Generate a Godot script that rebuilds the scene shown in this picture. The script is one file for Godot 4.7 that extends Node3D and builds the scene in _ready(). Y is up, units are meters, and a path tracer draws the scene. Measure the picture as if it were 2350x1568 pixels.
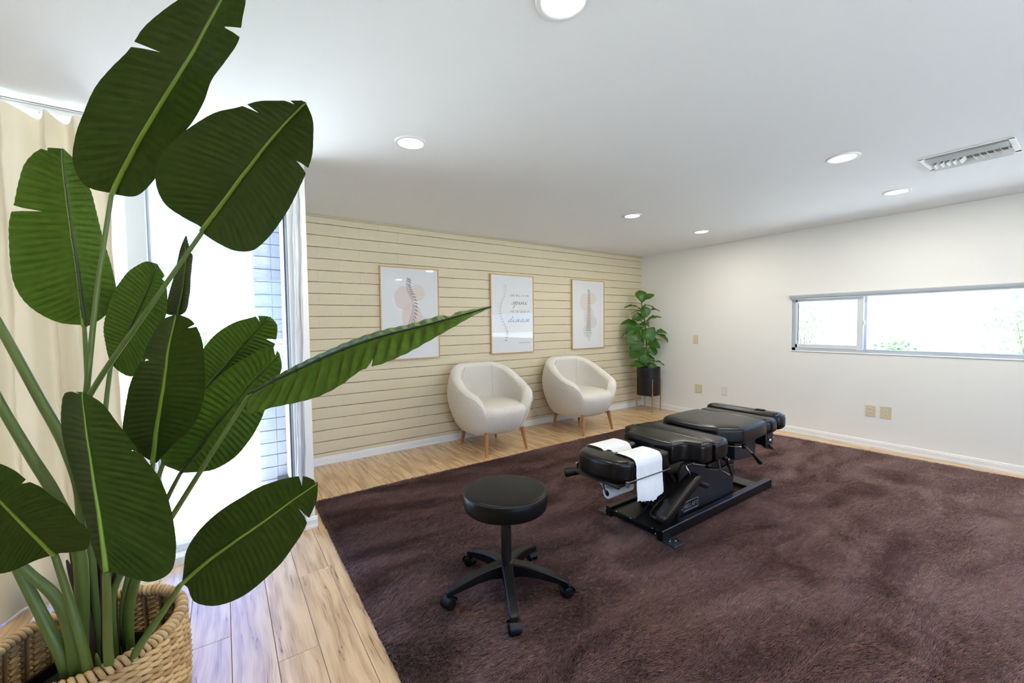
extends Node3D
# A treatment room: painted block wall, plank floor, brown rug, padded adjusting table, stool, two armchairs, plants.
# x runs along the block wall (0 = far right corner), z comes from the block wall into the room, y is up; metres.

const H := 2.44            # ceiling height
const WIN_Z := 1.33        # room face of the wall that holds the tall window
const PIER_X := -5.19      # room corner of the pier between tall window and block wall
const ROOM_W := -8.6
const ROOM_Z := 7.0

class Geo:
	var v := PackedVector3Array()
	var uv := PackedVector2Array()
	var uv2 := PackedVector2Array()
	var col := PackedColorArray()
	var ix := PackedInt32Array()
	var xf := Transform3D.IDENTITY
	var tint := Color.WHITE
	var tinted := false

	func add(p: Vector3, t := Vector2.ZERO) -> int:
		v.append(xf * p)
		uv.append(t)
		col.append(tint)
		return v.size() - 1

	func tri(a: int, b: int, c: int) -> void:
		ix.append(a); ix.append(b); ix.append(c)

	func quad(a: int, b: int, c: int, d: int) -> void:
		tri(a, b, c)
		tri(a, c, d)

	func turn_out(from: int) -> void:       # makes the closed piece added since index FROM face outwards (clockwise)
		var vol := 0.0
		var i := from
		while i < ix.size():
			vol += v[ix[i]].dot(v[ix[i + 1]].cross(v[ix[i + 2]]))
			i += 3
		if vol > 0.0:
			i = from
			while i < ix.size():
				var k := ix[i + 1]
				ix[i + 1] = ix[i + 2]
				ix[i + 2] = k
				i += 3

	func rings(r: Array, closed_round := true, cap_a := true, cap_b := true) -> void:   # r: arrays of indices, all of one length
		var n: int = r[0].size()
		var last := n if closed_round else n - 1
		for j in r.size() - 1:
			for i in last:
				var k := (i + 1) % n
				quad(r[j][i], r[j][k], r[j + 1][k], r[j + 1][i])
		if cap_a:
			for i in range(1, n - 1):
				tri(r[0][0], r[0][i + 1], r[0][i])
		if cap_b:
			var e: Array = r[r.size() - 1]
			for i in range(1, n - 1):
				tri(e[0], e[i], e[i + 1])

	func box(c: Vector3, s: Vector3, b := 0.003) -> void:
		var h := s / 2.0
		b = minf(b, minf(h.x, minf(h.y, h.z)) * 0.9)
		var id := {}
		for sx in [-1, 1]:
			for sy in [-1, 1]:
				for sz in [-1, 1]:
					id[[sx, sy, sz, 0]] = add(c + Vector3(sx * h.x, sy * (h.y - b), sz * (h.z - b)))
					id[[sx, sy, sz, 1]] = add(c + Vector3(sx * (h.x - b), sy * h.y, sz * (h.z - b)))
					id[[sx, sy, sz, 2]] = add(c + Vector3(sx * (h.x - b), sy * (h.y - b), sz * h.z))
		for s1 in [-1, 1]:
			_face([id[[s1, -1, -1, 0]], id[[s1, 1, -1, 0]], id[[s1, 1, 1, 0]], id[[s1, -1, 1, 0]]], c)
			_face([id[[-1, s1, -1, 1]], id[[1, s1, -1, 1]], id[[1, s1, 1, 1]], id[[-1, s1, 1, 1]]], c)
			_face([id[[-1, -1, s1, 2]], id[[1, -1, s1, 2]], id[[1, 1, s1, 2]], id[[-1, 1, s1, 2]]], c)
			for s2 in [-1, 1]:
				_face([id[[s1, s2, -1, 0]], id[[s1, s2, 1, 0]], id[[s1, s2, 1, 1]], id[[s1, s2, -1, 1]]], c)
				_face([id[[s1, -1, s2, 0]], id[[s1, 1, s2, 0]], id[[s1, 1, s2, 2]], id[[s1, -1, s2, 2]]], c)
				_face([id[[-1, s1, s2, 1]], id[[1, s1, s2, 1]], id[[1, s1, s2, 2]], id[[-1, s1, s2, 2]]], c)
				for s3 in [-1, 1]:
					_face([id[[s1, s2, s3, 0]], id[[s1, s2, s3, 1]], id[[s1, s2, s3, 2]]], c)

	func _face(f: Array, centre: Vector3) -> void:
		var a := v[f[0]]
		var m := a
		for i in range(1, f.size()):
			m += v[f[i]]
		m /= f.size()
		if (v[f[2]] - a).cross(v[f[1]] - a).dot(m - xf * centre) < 0.0:
			f.reverse()
		for i in range(1, f.size() - 1):
			tri(f[0], f[i], f[i + 1])

	func tube(p: PackedVector3Array, radius, sides := 10, flat := 1.0) -> void:   # radius: a number or one per point
		var from := ix.size()
		var r := []
		var up := Vector3.UP
		var d0 := (p[1] - p[0]).normalized()
		if absf(d0.dot(up)) > 0.9:
			up = Vector3.RIGHT
		for i in p.size():
			var d := (p[mini(i + 1, p.size() - 1)] - p[maxi(i - 1, 0)]).normalized()
			var x := up.cross(d).normalized()
			var y := d.cross(x).normalized()
			up = y
			var q: float = radius if radius is float else radius[i]
			var ring := []
			for k in sides:
				var a := TAU * k / sides
				ring.append(add(p[i] + x * cos(a) * q + y * sin(a) * q * flat, Vector2(float(k) / sides, float(i) / p.size())))
			r.append(ring)
		rings(r)
		turn_out(from)

	func lathe(profile: Array, sides := 32, at := Vector3.ZERO) -> void:    # profile: Vector2(radius, y) from bottom to top
		var from := ix.size()
		var r := []
		for q in profile:
			var ring := []
			for k in sides:
				var a := TAU * k / sides
				ring.append(add(at + Vector3(cos(a) * q.x, q.y, sin(a) * q.x), Vector2(float(k) / sides, q.y)))
			r.append(ring)
		rings(r)
		turn_out(from)

	func pad(outline: PackedVector2Array, y0: float, y1: float, r: float, puff := 0.0, steps := 4) -> void:   # a cushion: an outline in (x, z) with round edges
		var from := ix.size()
		var n := outline.size()
		var inward := PackedVector2Array()
		var turning := 0.0
		for i in n:
			turning += outline[i].cross(outline[(i + 1) % n])
		for i in n:
			var a := (outline[i] - outline[(i + n - 1) % n]).normalized()
			var b := (outline[(i + 1) % n] - outline[i]).normalized()
			var t := a + b
			t = t.normalized() if t.length() > 0.01 else a
			var m := Vector2(-t.y, t.x) * signf(turning)
			inward.append(m / maxf(0.5, absf(m.dot(Vector2(-b.y, b.x)))))
		var levels := []
		for k in steps + 1:
			var a := PI / 2.0 * k / steps
			levels.append(Vector2(r * (1.0 - sin(a)), y0 + r * (1.0 - cos(a))))
		for k in steps + 1:
			var a := PI / 2.0 * k / steps
			levels.append(Vector2(r * (1.0 - cos(a)), y1 - r * (1.0 - sin(a))))
		var rr := []
		for l in levels:
			var ring := []
			for i in n:
				var q: Vector2 = outline[i] + inward[i] * l.x
				ring.append(add(Vector3(q.x, l.y, q.y)))
			rr.append(ring)
		rings(rr, true, false, false)
		turn_out(from)
		from = ix.size()
		_cap(outline, r * 0.97, y1, puff, 1.0)
		_cap(outline, r * 0.97, y0, 0.0, -1.0)

	func _cap(outline: PackedVector2Array, inset: float, y: float, puff: float, up: float) -> void:     # the flat or crowned face inside the round edge
		for p in Geometry2D.offset_polygon(outline, -inset, Geometry2D.JOIN_ROUND):
			var pts := PackedVector2Array(p)
			var far := PackedFloat32Array()
			far.resize(pts.size())
			if puff != 0.0:
				var lo := pts[0]
				var hi := pts[0]
				for q in pts:
					lo = lo.min(q)
					hi = hi.max(q)
				var x := lo.x + 0.013
				while x < hi.x:
					var z := lo.y + 0.013
					while z < hi.y:
						var q := Vector2(x, z)
						if Geometry2D.is_point_in_polygon(q, p):
							var d := 9.0
							for i in p.size():
								d = minf(d, q.distance_to(Geometry2D.get_closest_point_to_segment(q, p[i], p[(i + 1) % p.size()])))
							if d > 0.006:
								pts.append(q)
								far.append(d)
						z += 0.022
					x += 0.022
			var ids := []
			for i in pts.size():
				ids.append(add(Vector3(pts[i].x, y + puff * (1.0 - exp(-far[i] / 0.035)), pts[i].y)))
			var t := Geometry2D.triangulate_delaunay(pts)
			for i in range(0, t.size(), 3):
				var m := (pts[t[i]] + pts[t[i + 1]] + pts[t[i + 2]]) / 3.0
				if not Geometry2D.is_point_in_polygon(m, p):
					continue
				var way := (pts[t[i + 1]] - pts[t[i]]).cross(pts[t[i + 2]] - pts[t[i]])
				if way * up * xf.basis.determinant() > 0.0:
					tri(ids[t[i]], ids[t[i + 1]], ids[t[i + 2]])
				else:
					tri(ids[t[i]], ids[t[i + 2]], ids[t[i + 1]])

	func mesh(crease := 40.0) -> ArrayMesh:
		var a := []
		a.resize(Mesh.ARRAY_MAX)
		var nf := ix.size() / 3
		var fn := PackedVector3Array()
		fn.resize(nf)
		for f in nf:
			var p := v[ix[f * 3]]
			fn[f] = (v[ix[f * 3 + 2]] - p).cross(v[ix[f * 3 + 1]] - p)
		if crease >= 180.0:
			var nn := PackedVector3Array()
			nn.resize(v.size())
			for f in nf:
				for k in 3:
					nn[ix[f * 3 + k]] += fn[f]
			for i in nn.size():
				nn[i] = nn[i].normalized()
			a[Mesh.ARRAY_VERTEX] = v
			a[Mesh.ARRAY_NORMAL] = nn
			a[Mesh.ARRAY_TEX_UV] = uv
			if uv2.size() == v.size():
				a[Mesh.ARRAY_TEX_UV2] = uv2
			if tinted:
				a[Mesh.ARRAY_COLOR] = col
			a[Mesh.ARRAY_INDEX] = ix
		else:
			var limit := cos(deg_to_rad(crease))
			var at := []
			at.resize(v.size())
			for f in nf:
				for k in 3:
					var q := ix[f * 3 + k]
					if at[q] == null:
						at[q] = PackedInt32Array()
					at[q].append(f)
			var pv := PackedVector3Array()
			var pn := PackedVector3Array()
			var pu := PackedVector2Array()
			var pc := PackedColorArray()
			for f in nf:
				var me := fn[f].normalized()
				for k in 3:
					var q := ix[f * 3 + k]
					var s := Vector3.ZERO
					for g in at[q]:
						if fn[g].normalized().dot(me) > limit:
							s += fn[g]
					pv.append(v[q])
					pn.append(s.normalized() if s.length_squared() > 0.0 else me)
					pu.append(uv[q])
					pc.append(col[q])
			a[Mesh.ARRAY_VERTEX] = pv
			a[Mesh.ARRAY_NORMAL] = pn
			a[Mesh.ARRAY_TEX_UV] = pu
			if tinted:
				a[Mesh.ARRAY_COLOR] = pc
		var m := ArrayMesh.new()
		m.add_surface_from_arrays(Mesh.PRIMITIVE_TRIANGLES, a)
		return m

var M := {}          # materials by name
var taken := {}      # names in use at top level

func numbered(called: String) -> String:
	taken[called] = taken.get(called, -1) + 1
	return called if taken[called] == 0 else "%s_%03d" % [called, taken[called]]

func thing(called: String, label: String, category: String, at := Vector3.ZERO, group := "") -> Node3D:
	var o := Node3D.new()
	o.name = numbered(called)
	add_child(o)
	o.position = at
	o.set_meta("label", label)
	o.set_meta("category", category)
	if group:
		o.set_meta("group", group)
	return o

func setting(called: String) -> Node3D:
	var o := Node3D.new()
	o.name = numbered(called)
	add_child(o)
	o.set_meta("kind", "structure")
	return o

func part(parent: Node3D, called: String, g: Geo, material: Material, crease := 40.0) -> MeshInstance3D:
	return put(parent, called, g.mesh(crease), material)

func put(parent: Node3D, called: String, mesh: Mesh, material: Material) -> MeshInstance3D:
	var o := MeshInstance3D.new()
	o.name = called
	o.mesh = mesh
	o.material_override = material
	parent.add_child(o, true)
	return o

func boxed(parent: Node3D, called: String, c: Vector3, s: Vector3, material: Material, bevel := 0.003) -> MeshInstance3D:
	var g := Geo.new()
	g.box(c, s, bevel)
	return part(parent, called, g, material, 30.0)

func mat(called: String, c: Color, rough := 0.6, metal := 0.0) -> StandardMaterial3D:
	var m := StandardMaterial3D.new()
	m.resource_name = called
	m.albedo_color = c
	m.roughness = rough
	m.metallic = metal
	M[called] = m
	return m

func noise(kind: int, freq: float, octaves := 4, s := 1) -> FastNoiseLite:
	var n := FastNoiseLite.new()
	n.noise_type = kind
	n.frequency = freq
	n.fractal_octaves = octaves
	n.seed = s
	return n

func noise_texture(n: FastNoiseLite, size := 256) -> NoiseTexture2D:
	var t := NoiseTexture2D.new()
	t.width = size
	t.height = size
	t.seamless = true
	t.noise = n
	return t

func relief(m: StandardMaterial3D, n: FastNoiseLite, scale: float, cm: float, size := 256) -> void:
	m.uv1_triplanar = true
	m.uv1_scale = Vector3.ONE * scale
	m.heightmap_enabled = true
	m.heightmap_texture = noise_texture(n, size)
	m.heightmap_scale = cm

func smooth_line(p: PackedVector3Array, steps := 8) -> PackedVector3Array:
	var out := PackedVector3Array()
	for i in p.size() - 1:
		for k in steps:
			out.append(p[i].cubic_interpolate(p[i + 1], p[maxi(i - 1, 0)], p[mini(i + 2, p.size() - 1)], float(k) / steps))
	out.append(p[p.size() - 1])
	return out

func smooth_outline(p: Array, steps := 6) -> PackedVector2Array:      # closed, through the points
	var out := PackedVector2Array()
	var n := p.size()
	for i in n:
		for k in steps:
			out.append((p[i] as Vector2).cubic_interpolate(p[(i + 1) % n], p[(i + n - 1) % n], p[(i + 2) % n], float(k) / steps))
	return out

func round_rect(x0: float, x1: float, z0: float, z1: float, r: float, steps := 6) -> PackedVector2Array:
	var out := PackedVector2Array()
	for c in [[x1 - r, z1 - r, 0.0], [x0 + r, z1 - r, 0.25], [x0 + r, z0 + r, 0.5], [x1 - r, z0 + r, 0.75]]:
		for k in steps + 1:
			var a: float = TAU * (c[2] + 0.25 * k / steps)
			out.append(Vector2(c[0] + cos(a) * r, c[1] + sin(a) * r))
	return out

func points(a: Array) -> PackedVector3Array:
	var out := PackedVector3Array()
	for i in range(0, a.size(), 3):
		out.append(Vector3(a[i], a[i + 1], a[i + 2]))
	return out

func _ready() -> void:
	camera_and_light()
	materials()
	room()
	outdoors()
	tall_window()
	wide_window()
	ceiling_fittings()
	rug()
	adjusting_table()
	stool()
	armchairs()
	wall_prints()
	corner_plant()
	wall_plates()
	curtains()
	basket()
	large_plant()

func camera_and_light() -> void:
	var cam := Camera3D.new()
	cam.name = "camera"
	cam.fov = 79.063
	cam.near = 0.05
	cam.far = 400.0
	cam.transform = Transform3D(Basis(Vector3(0.8195, -0.01178, 0.57296), Vector3(0.03367, 0.99905, -0.02763), Vector3(-0.57209, 0.04193, 0.81912)), Vector3(-5.6661, 1.3640, 4.3820))
	add_child(cam)
	cam.current = true

	var sky := ProceduralSkyMaterial.new()
	sky.sky_top_color = Color(0.36, 0.59, 1.0)
	sky.sky_horizon_color = Color(0.66, 0.83, 1.0)
	sky.sky_curve = 0.15
	sky.ground_bottom_color = Color(0.8, 0.8, 0.8)
	sky.ground_horizon_color = Color(0.8, 0.8, 0.8)
	sky.sun_angle_max = 1.0
	sky.energy_multiplier = 4.5
	var e := Environment.new()
	e.background_mode = Environment.BG_SKY
	e.sky = Sky.new()
	e.sky.sky_material = sky
	e.tonemap_mode = Environment.TONE_MAPPER_LINEAR
	e.tonemap_exposure = 1.22
	e.sdfgi_enabled = true
	e.ssao_enabled = true
	e.ssil_enabled = true
	var w := WorldEnvironment.new()
	w.name = "surroundings"
	w.environment = e
	add_child(w)

	var sun := DirectionalLight3D.new()
	sun.name = "sun"
	sun.light_energy = 13.0
	sun.light_color = Color(0.965, 0.98, 0.905)
	sun.light_angular_distance = 0.6
	sun.shadow_enabled = true
	sun.look_at_from_position(Vector3(0.3, 9.0, 0.3), Vector3.ZERO)    # near the zenith: no sun falls into the room
	add_child(sun)

func materials() -> void:
	var simplex := FastNoiseLite.TYPE_SIMPLEX_SMOOTH
	var cells := FastNoiseLite.TYPE_CELLULAR
	var m := mat("wall_paint", Color(0.925, 0.915, 0.895), 0.75)
	relief(m, noise(simplex, 0.03, 3, 2), 3.0, 0.03)
	m = mat("ceiling_paint", Color(0.955, 0.955, 0.95), 0.85)
	relief(m, noise(simplex, 0.03, 3, 3), 3.0, 0.03)
	m = mat("block_paint", Color(0.855, 0.805, 0.69), 0.7)
	relief(m, noise(simplex, 0.05, 4, 4), 4.0, 0.12)
	mat("block_joint", Color(0.66, 0.60, 0.50), 0.85)
	m = mat("outside_block", Color(0.52, 0.53, 0.55), 0.85)
	relief(m, noise(simplex, 0.05, 4, 5), 4.0, 0.2)
	mat("outside_joint", Color(0.34, 0.36, 0.40), 0.9)
	mat("white_trim", Color(0.93, 0.93, 0.92), 0.4)
	mat("frame_white", Color(0.86, 0.87, 0.88), 0.35)
	mat("frame_grey", Color(0.72, 0.74, 0.77), 0.35, 0.2)
	mat("gasket", Color(0.25, 0.28, 0.32), 0.6)
	m = mat("window_glass", Color(1, 1, 1, 0.04), 0.0)
	m.transparency = BaseMaterial3D.TRANSPARENCY_ALPHA
	m = mat("picture_glass", Color(1, 1, 1, 0.02), 0.02)
	m.transparency = BaseMaterial3D.TRANSPARENCY_ALPHA
	mat("beige_trim", Color(0.78, 0.72, 0.60), 0.6)
	wood_floor()
	m = mat("chair_leg", Color(0.74, 0.56, 0.36), 0.45)
	var grain := noise(simplex, 0.02, 4, 8)
	m.uv1_triplanar = true
	m.uv1_scale = Vector3(14, 1.5, 14)
	var gt := noise_texture(grain, 256)
	gt.color_ramp = Gradient.new()
	gt.color_ramp.set_color(0, Color(0.78, 0.72, 0.66))
	gt.color_ramp.set_color(1, Color(1, 1, 1))
	m.albedo_texture = gt
	m = mat("boucle", Color(0.93, 0.905, 0.86), 1.0)
	m.metallic_specular = 0.15
	relief(m, noise(cells, 0.06, 2, 9), 7.0, 0.9)
	m.rim_enabled = true
	m.rim = 0.15
	mat("boucle_seam", Color(0.86, 0.82, 0.76), 0.95)
	m = mat("leather", Color(0.045, 0.045, 0.043), 0.27)
	m.metallic_specular = 0.42
	relief(m, noise(cells, 0.09, 2, 10), 8.0, 0.03)
	mat("leather_seam", Color(0.06, 0.06, 0.06), 0.5)
	m = mat("stool_vinyl", Color(0.04, 0.04, 0.038), 0.42)
	m.metallic_specular = 0.32
	relief(m, noise(cells, 0.09, 2, 11), 8.0, 0.02)
	mat("black_plastic", Color(0.04, 0.04, 0.042), 0.42).metallic_specular = 0.4
	mat("black_steel", Color(0.055, 0.058, 0.062), 0.35)
	mat("panel_steel", Color(0.11, 0.125, 0.14), 0.45)
	mat("zinc_steel", Color(0.17, 0.22, 0.25), 0.35, 0.4)
	mat("chrome", Color(0.78, 0.78, 0.77), 0.12, 1.0)
	mat("brushed_steel", Color(0.62, 0.62, 0.62), 0.3, 1.0)
	m = mat("paper", Color(0.93, 0.93, 0.92), 0.8)
	m.backlight_enabled = true
	m.backlight = Color(0.35, 0.35, 0.35)
	mat("plate_print", Color(0.60, 0.58, 0.58), 0.4, 0.3)
	mat("plate_black", Color(0.03, 0.03, 0.035), 0.4)
	mat("sticker_blue", Color(0.16, 0.19, 0.27), 0.5)
	mat("sticker_ink", Color(0.62, 0.66, 0.72), 0.5)
	mat("rubber", Color(0.05, 0.05, 0.05), 0.8)
	mat("ivory_plastic", Color(0.84, 0.79, 0.66), 0.35)
	mat("ivory_socket", Color(0.88, 0.84, 0.72), 0.35)
	mat("white_plastic", Color(0.90, 0.89, 0.86), 0.35)
	mat("slot_dark", Color(0.08, 0.07, 0.06), 0.7)
	mat("oak_frame", Color(0.83, 0.67, 0.46), 0.4)
	mat("brass", Color(0.80, 0.62, 0.34), 0.28, 1.0)
	mat("pot_black", Color(0.045, 0.045, 0.045), 0.45)
	mat("soil", Color(0.09, 0.07, 0.055), 0.95)
	m = mat("fig_leaf", Color(0.16, 0.34, 0.10), 0.38)
	m.backlight_enabled = true
	m.backlight = Color(0.45, 0.6, 0.2)
	mat("fig_stem", Color(0.34, 0.33, 0.14), 0.6)
	m = mat("linen", Color(0.86, 0.82, 0.73), 0.9)
	relief(m, noise(simplex, 0.08, 3, 12), 9.0, 0.06)
	m.backlight_enabled = true
	m.backlight = Color(0.42, 0.38, 0.31)
	m = mat("sheer_white", Color(0.93, 0.93, 0.93), 0.9)
	m.backlight_enabled = true
	m.backlight = Color(0.6, 0.6, 0.62)
	mat("track_white", Color(0.88, 0.88, 0.88), 0.3)
	m = mat("lamp_glow", Color(1, 1, 1), 0.4)
	m.emission_enabled = true
	m.emission = Color(1.0, 0.98, 0.92)
	m.emission_energy_multiplier = 3.0
	mat("vent_dark", Color(0.35, 0.35, 0.30), 0.8)
	m = mat("wicker", Color(1, 1, 1), 0.7)
	m.vertex_color_use_as_albedo = true
	mat("paving", Color(0.78, 0.80, 0.815), 0.9)
	mat("far_wall", Color(0.86, 0.87, 0.89), 0.9)
	mat("far_pane", Color(0.55, 0.6, 0.7), 0.3)
	m = mat("hedge", Color(0.50, 0.58, 0.42), 0.8)

func wood_floor() -> void:      # four boards side by side, each 256 pixels wide and 1024 long
	var w := 1024
	var h := 1024
	var data := PackedByteArray()
	data.resize(w * h * 3)
	var fine := noise(FastNoiseLite.TYPE_SIMPLEX_SMOOTH, 1.0, 3, 21)
	var broad := noise(FastNoiseLite.TYPE_SIMPLEX_SMOOTH, 1.0, 3, 22)
	var wave := noise(FastNoiseLite.TYPE_SIMPLEX_SMOOTH, 1.0, 2, 23)
	var a := Color(0.86, 0.73, 0.565)
	var b := Color(0.72, 0.58, 0.425)
	var dark := Color(0.33, 0.24, 0.17)
	for y in h:
		for x in w:
			var k := x / 256
			var u := (x % 256) / 256.0
			var t := y / 1024.0
			var bend := wave.get_noise_2d(t * 2.5 + k * 9.0, u * 0.8) * 0.10
			var g := fine.get_noise_2d((u + bend) * 34.0 + k * 50.0, t * 2.6)
			var p := broad.get_noise_2d((u + bend) * 3.0 + k * 31.0, t * 2.2)
			var q := broad.get_noise_2d((u + bend * 0.6) * 7.0 + k * 77.0, t * 1.3 + 40.0)
			var c := a.lerp(b, clampf(0.36 + p * 0.9 + g * 0.4, 0.0, 1.0))
			var crack := clampf((0.045 - absf(q)) / 0.045, 0.0, 1.0) * clampf((p - 0.06) * 5.0, 0.0, 1.0)
			c = c.lerp(dark, crack * 0.85)
			var at := (y * w + x) * 3
			data[at] = int(c.r * 255.0)
			data[at + 1] = int(c.g * 255.0)
			data[at + 2] = int(c.b * 255.0)
	var m := mat("board", Color(1, 1, 1), 0.24)
	m.albedo_texture = ImageTexture.create_from_image(Image.create_from_data(w, h, false, Image.FORMAT_RGB8, data))
	m.metallic_specular = 0.75
	mat("underfloor", Color(0.20, 0.15, 0.11), 0.8)

func room() -> void:
	# floor: a dark bed and boards along z
	var fl := setting("floor")
	boxed(fl, "bed", Vector3(ROOM_W / 2.0, -0.06, (ROOM_Z + WIN_Z) / 2.0), Vector3(-ROOM_W + 0.3, 0.1, ROOM_Z - WIN_Z + 0.26), M.underfloor)
	boxed(fl, "bed", Vector3(-2.55, -0.06, 0.5), Vector3(5.5, 0.1, 1.4), M.underfloor)
	var rng := RandomNumberGenerator.new()
	rng.seed = 5
	var pitch := 0.1545
	var x := -5.835 - pitch * 17
	while x < 0.0:
		var x1 := minf(x + pitch, 0.0)
		var middle := (x + x1) / 2.0
		var z := -1.22 + rng.randf() * 1.2
		var start := 0.0 if middle > PIER_X else WIN_Z
		var row := roundi((x + 5.835) / pitch)
		if row == 0: z = 2.207 - 1.22 * 2
		if row == -1: z = 2.6 - 1.22 * 2
		if row == 1: z = 1.62 - 1.22 * 2
		if row == 2: z = 2.493 - 1.22 * 2
		if row == 3: z = 1.903 - 1.22 * 2
		if row == 4: z = 2.226 - 1.22 * 2
		while z < ROOM_Z:
			var a := maxf(z, start)
			var b := minf(z + 1.22, ROOM_Z)
			z += 1.22
			if b - a < 0.03:
				continue
			if middle > -5.0 and middle < -0.6 and a > 1.05:     # wholly under the rug
				continue
			board(fl, x, x1, a, b, rng)
		x = x1
	# ceiling
	var ce := setting("ceiling")
	boxed(ce, "panel", Vector3(ROOM_W / 2.0, H + 0.075, (ROOM_Z + WIN_Z) / 2.0), Vector3(-ROOM_W + 0.3, 0.15, ROOM_Z - WIN_Z + 0.26), M.ceiling_paint)
	boxed(ce, "panel", Vector3(-2.55, H + 0.075, 0.5), Vector3(5.5, 0.15, 1.42), M.ceiling_paint)
	# block wall: blocks one by one before the joint
	var back := setting("wall_back")
	boxed(back, "joint_bed", Vector3(PIER_X / 2.0, H / 2.0, -0.115), Vector3(-PIER_X + 0.02, H, 0.2), M.block_joint)
	blocks(back, Transform3D(Basis(Vector3.RIGHT, Vector3.UP, Vector3.BACK), Vector3(PIER_X - 0.1, 0.0, 0.0)), -PIER_X + 0.1, 22, M.block_paint, 31)
	var trim := setting("trim_1")
	boxed(trim, "strip", Vector3(PIER_X / 2.0, H - 0.011, 0.006), Vector3(-PIER_X, 0.022, 0.016), M.beige_trim)
	# the pier and its outer face of blocks
	var left := setting("wall_left")
	boxed(left, "pier", Vector3(PIER_X - 0.055, H / 2.0, 1.265), Vector3(0.11, H, 0.14), M.wall_paint)
	boxed(left, "return_wall", Vector3(PIER_X - 0.012, H / 2.0, 0.62), Vector3(0.024, H, 1.2), M.wall_paint)
	# outside, the block wall runs on a little past the return
	var rng2 := RandomNumberGenerator.new()
	rng2.seed = 33
	var n2 := noise(FastNoiseLite.TYPE_SIMPLEX_SMOOTH, 1.0, 3, 33)
	for row in 24:
		for q in [[-5.425, -5.290], [-5.290, -5.205]]:
			var o := put(left, "block", block_shape(q[1] - q[0] - 0.003, 0.1065, n2, rng2.randf() * 90.0), M.outside_block)
			o.position = Vector3((q[0] + q[1]) / 2.0, -0.14 + 0.1123 * (row + 0.5), 0.06 + rng2.randf_range(-0.001, 0.001))
	boxed(left, "joint_bed", Vector3(-5.315, 1.2, -0.03), Vector3(0.216, 2.7, 0.16), M.outside_joint)
	boxed(left, "sill_wall", Vector3(-6.95, 0.0, WIN_Z - 0.06), Vector3(3.3, 0.1, 0.16), M.white_trim)
	boxed(left, "header", Vector3(-6.95, H - 0.02, WIN_Z - 0.08), Vector3(3.3, 0.05, 0.16), M.wall_paint)
	boxed(left, "end_wall", Vector3(ROOM_W - 0.06, H / 2.0, (ROOM_Z + WIN_Z) / 2.0), Vector3(0.12, H, ROOM_Z - WIN_Z + 0.2), M.wall_paint)
	boxed(left, "jamb_wall", Vector3(-8.45, H / 2.0, WIN_Z - 0.06), Vector3(0.3, H, 0.16), M.wall_paint)
	# right wall round the wide window
	var right := setting("wall_right")
	var y0 := 0.995
	var y1 := 1.655
	var z0 := 2.20
	var z1 := 5.05
	boxed(right, "below", Vector3(0.1, y0 / 2.0, ROOM_Z / 2.0), Vector3(0.2, y0, ROOM_Z + 0.3), M.wall_paint, 0.002)
	boxed(right, "above", Vector3(0.1, (y1 + H) / 2.0, ROOM_Z / 2.0), Vector3(0.2, H - y1, ROOM_Z + 0.3), M.wall_paint, 0.002)
	boxed(right, "beside", Vector3(0.1, (y0 + y1) / 2.0, (z0 - 0.15) / 2.0), Vector3(0.2, y1 - y0 + 0.01, z0 + 0.15), M.wall_paint, 0.002)
	boxed(right, "beside", Vector3(0.1, (y0 + y1) / 2.0, (z1 + ROOM_Z + 0.15) / 2.0), Vector3(0.2, y1 - y0 + 0.01, ROOM_Z + 0.15 - z1), M.wall_paint, 0.002)
	var front := setting("wall_front")
	# behind the viewer: unseen glazed doors, a guess added to bring in daylight
	var d0 := -5.7
	var d1 := -2.5
	boxed(front, "panel", Vector3((ROOM_W - 0.15 + d0) / 2.0, H / 2.0, ROOM_Z + 0.07), Vector3(d0 - ROOM_W + 0.15, H, 0.14), M.wall_paint)
	boxed(front, "panel", Vector3((d1 + 0.15) / 2.0, H / 2.0, ROOM_Z + 0.07), Vector3(0.15 - d1, H, 0.14), M.wall_paint)
	boxed(front, "header", Vector3((d0 + d1) / 2.0, H - 0.07, ROOM_Z + 0.07), Vector3(d1 - d0, 0.14, 0.14), M.wall_paint)
	var gd := setting("window_3")
	var leaves := 3
	for i in leaves + 1:
		boxed(gd, "stile", Vector3(lerpf(d0, d1, float(i) / leaves), 1.15, ROOM_Z + 0.07), Vector3(0.09, 2.3, 0.07), M.frame_white)
	for y in [0.04, 2.27]:
		boxed(gd, "rail", Vector3((d0 + d1) / 2.0, y, ROOM_Z + 0.07), Vector3(d1 - d0, 0.08, 0.06), M.frame_white)
	for i in leaves:
		boxed(gd, "pane", Vector3(lerpf(d0, d1, (i + 0.5) / leaves), 1.15, ROOM_Z + 0.07), Vector3((d1 - d0) / leaves - 0.09, 2.15, 0.004), M.window_glass, 0.0005)
	# baseboards with a stepped top
	var bb := setting("baseboard_back")
	skirting(bb, Vector3(PIER_X, 0, 0.004), Vector3(0, 0, 0.004), Vector3(0, 0, 1))
	bb = setting("baseboard_right")
	skirting(bb, Vector3(0, 0, 0.0), Vector3(0, 0, ROOM_Z), Vector3(-1, 0, 0))
	bb = setting("baseboard_left")
	skirting(bb, Vector3(-5.30, 0, WIN_Z + 0.01), Vector3(PIER_X + 0.012, 0, WIN_Z + 0.01), Vector3(0, 0, 1))

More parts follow.
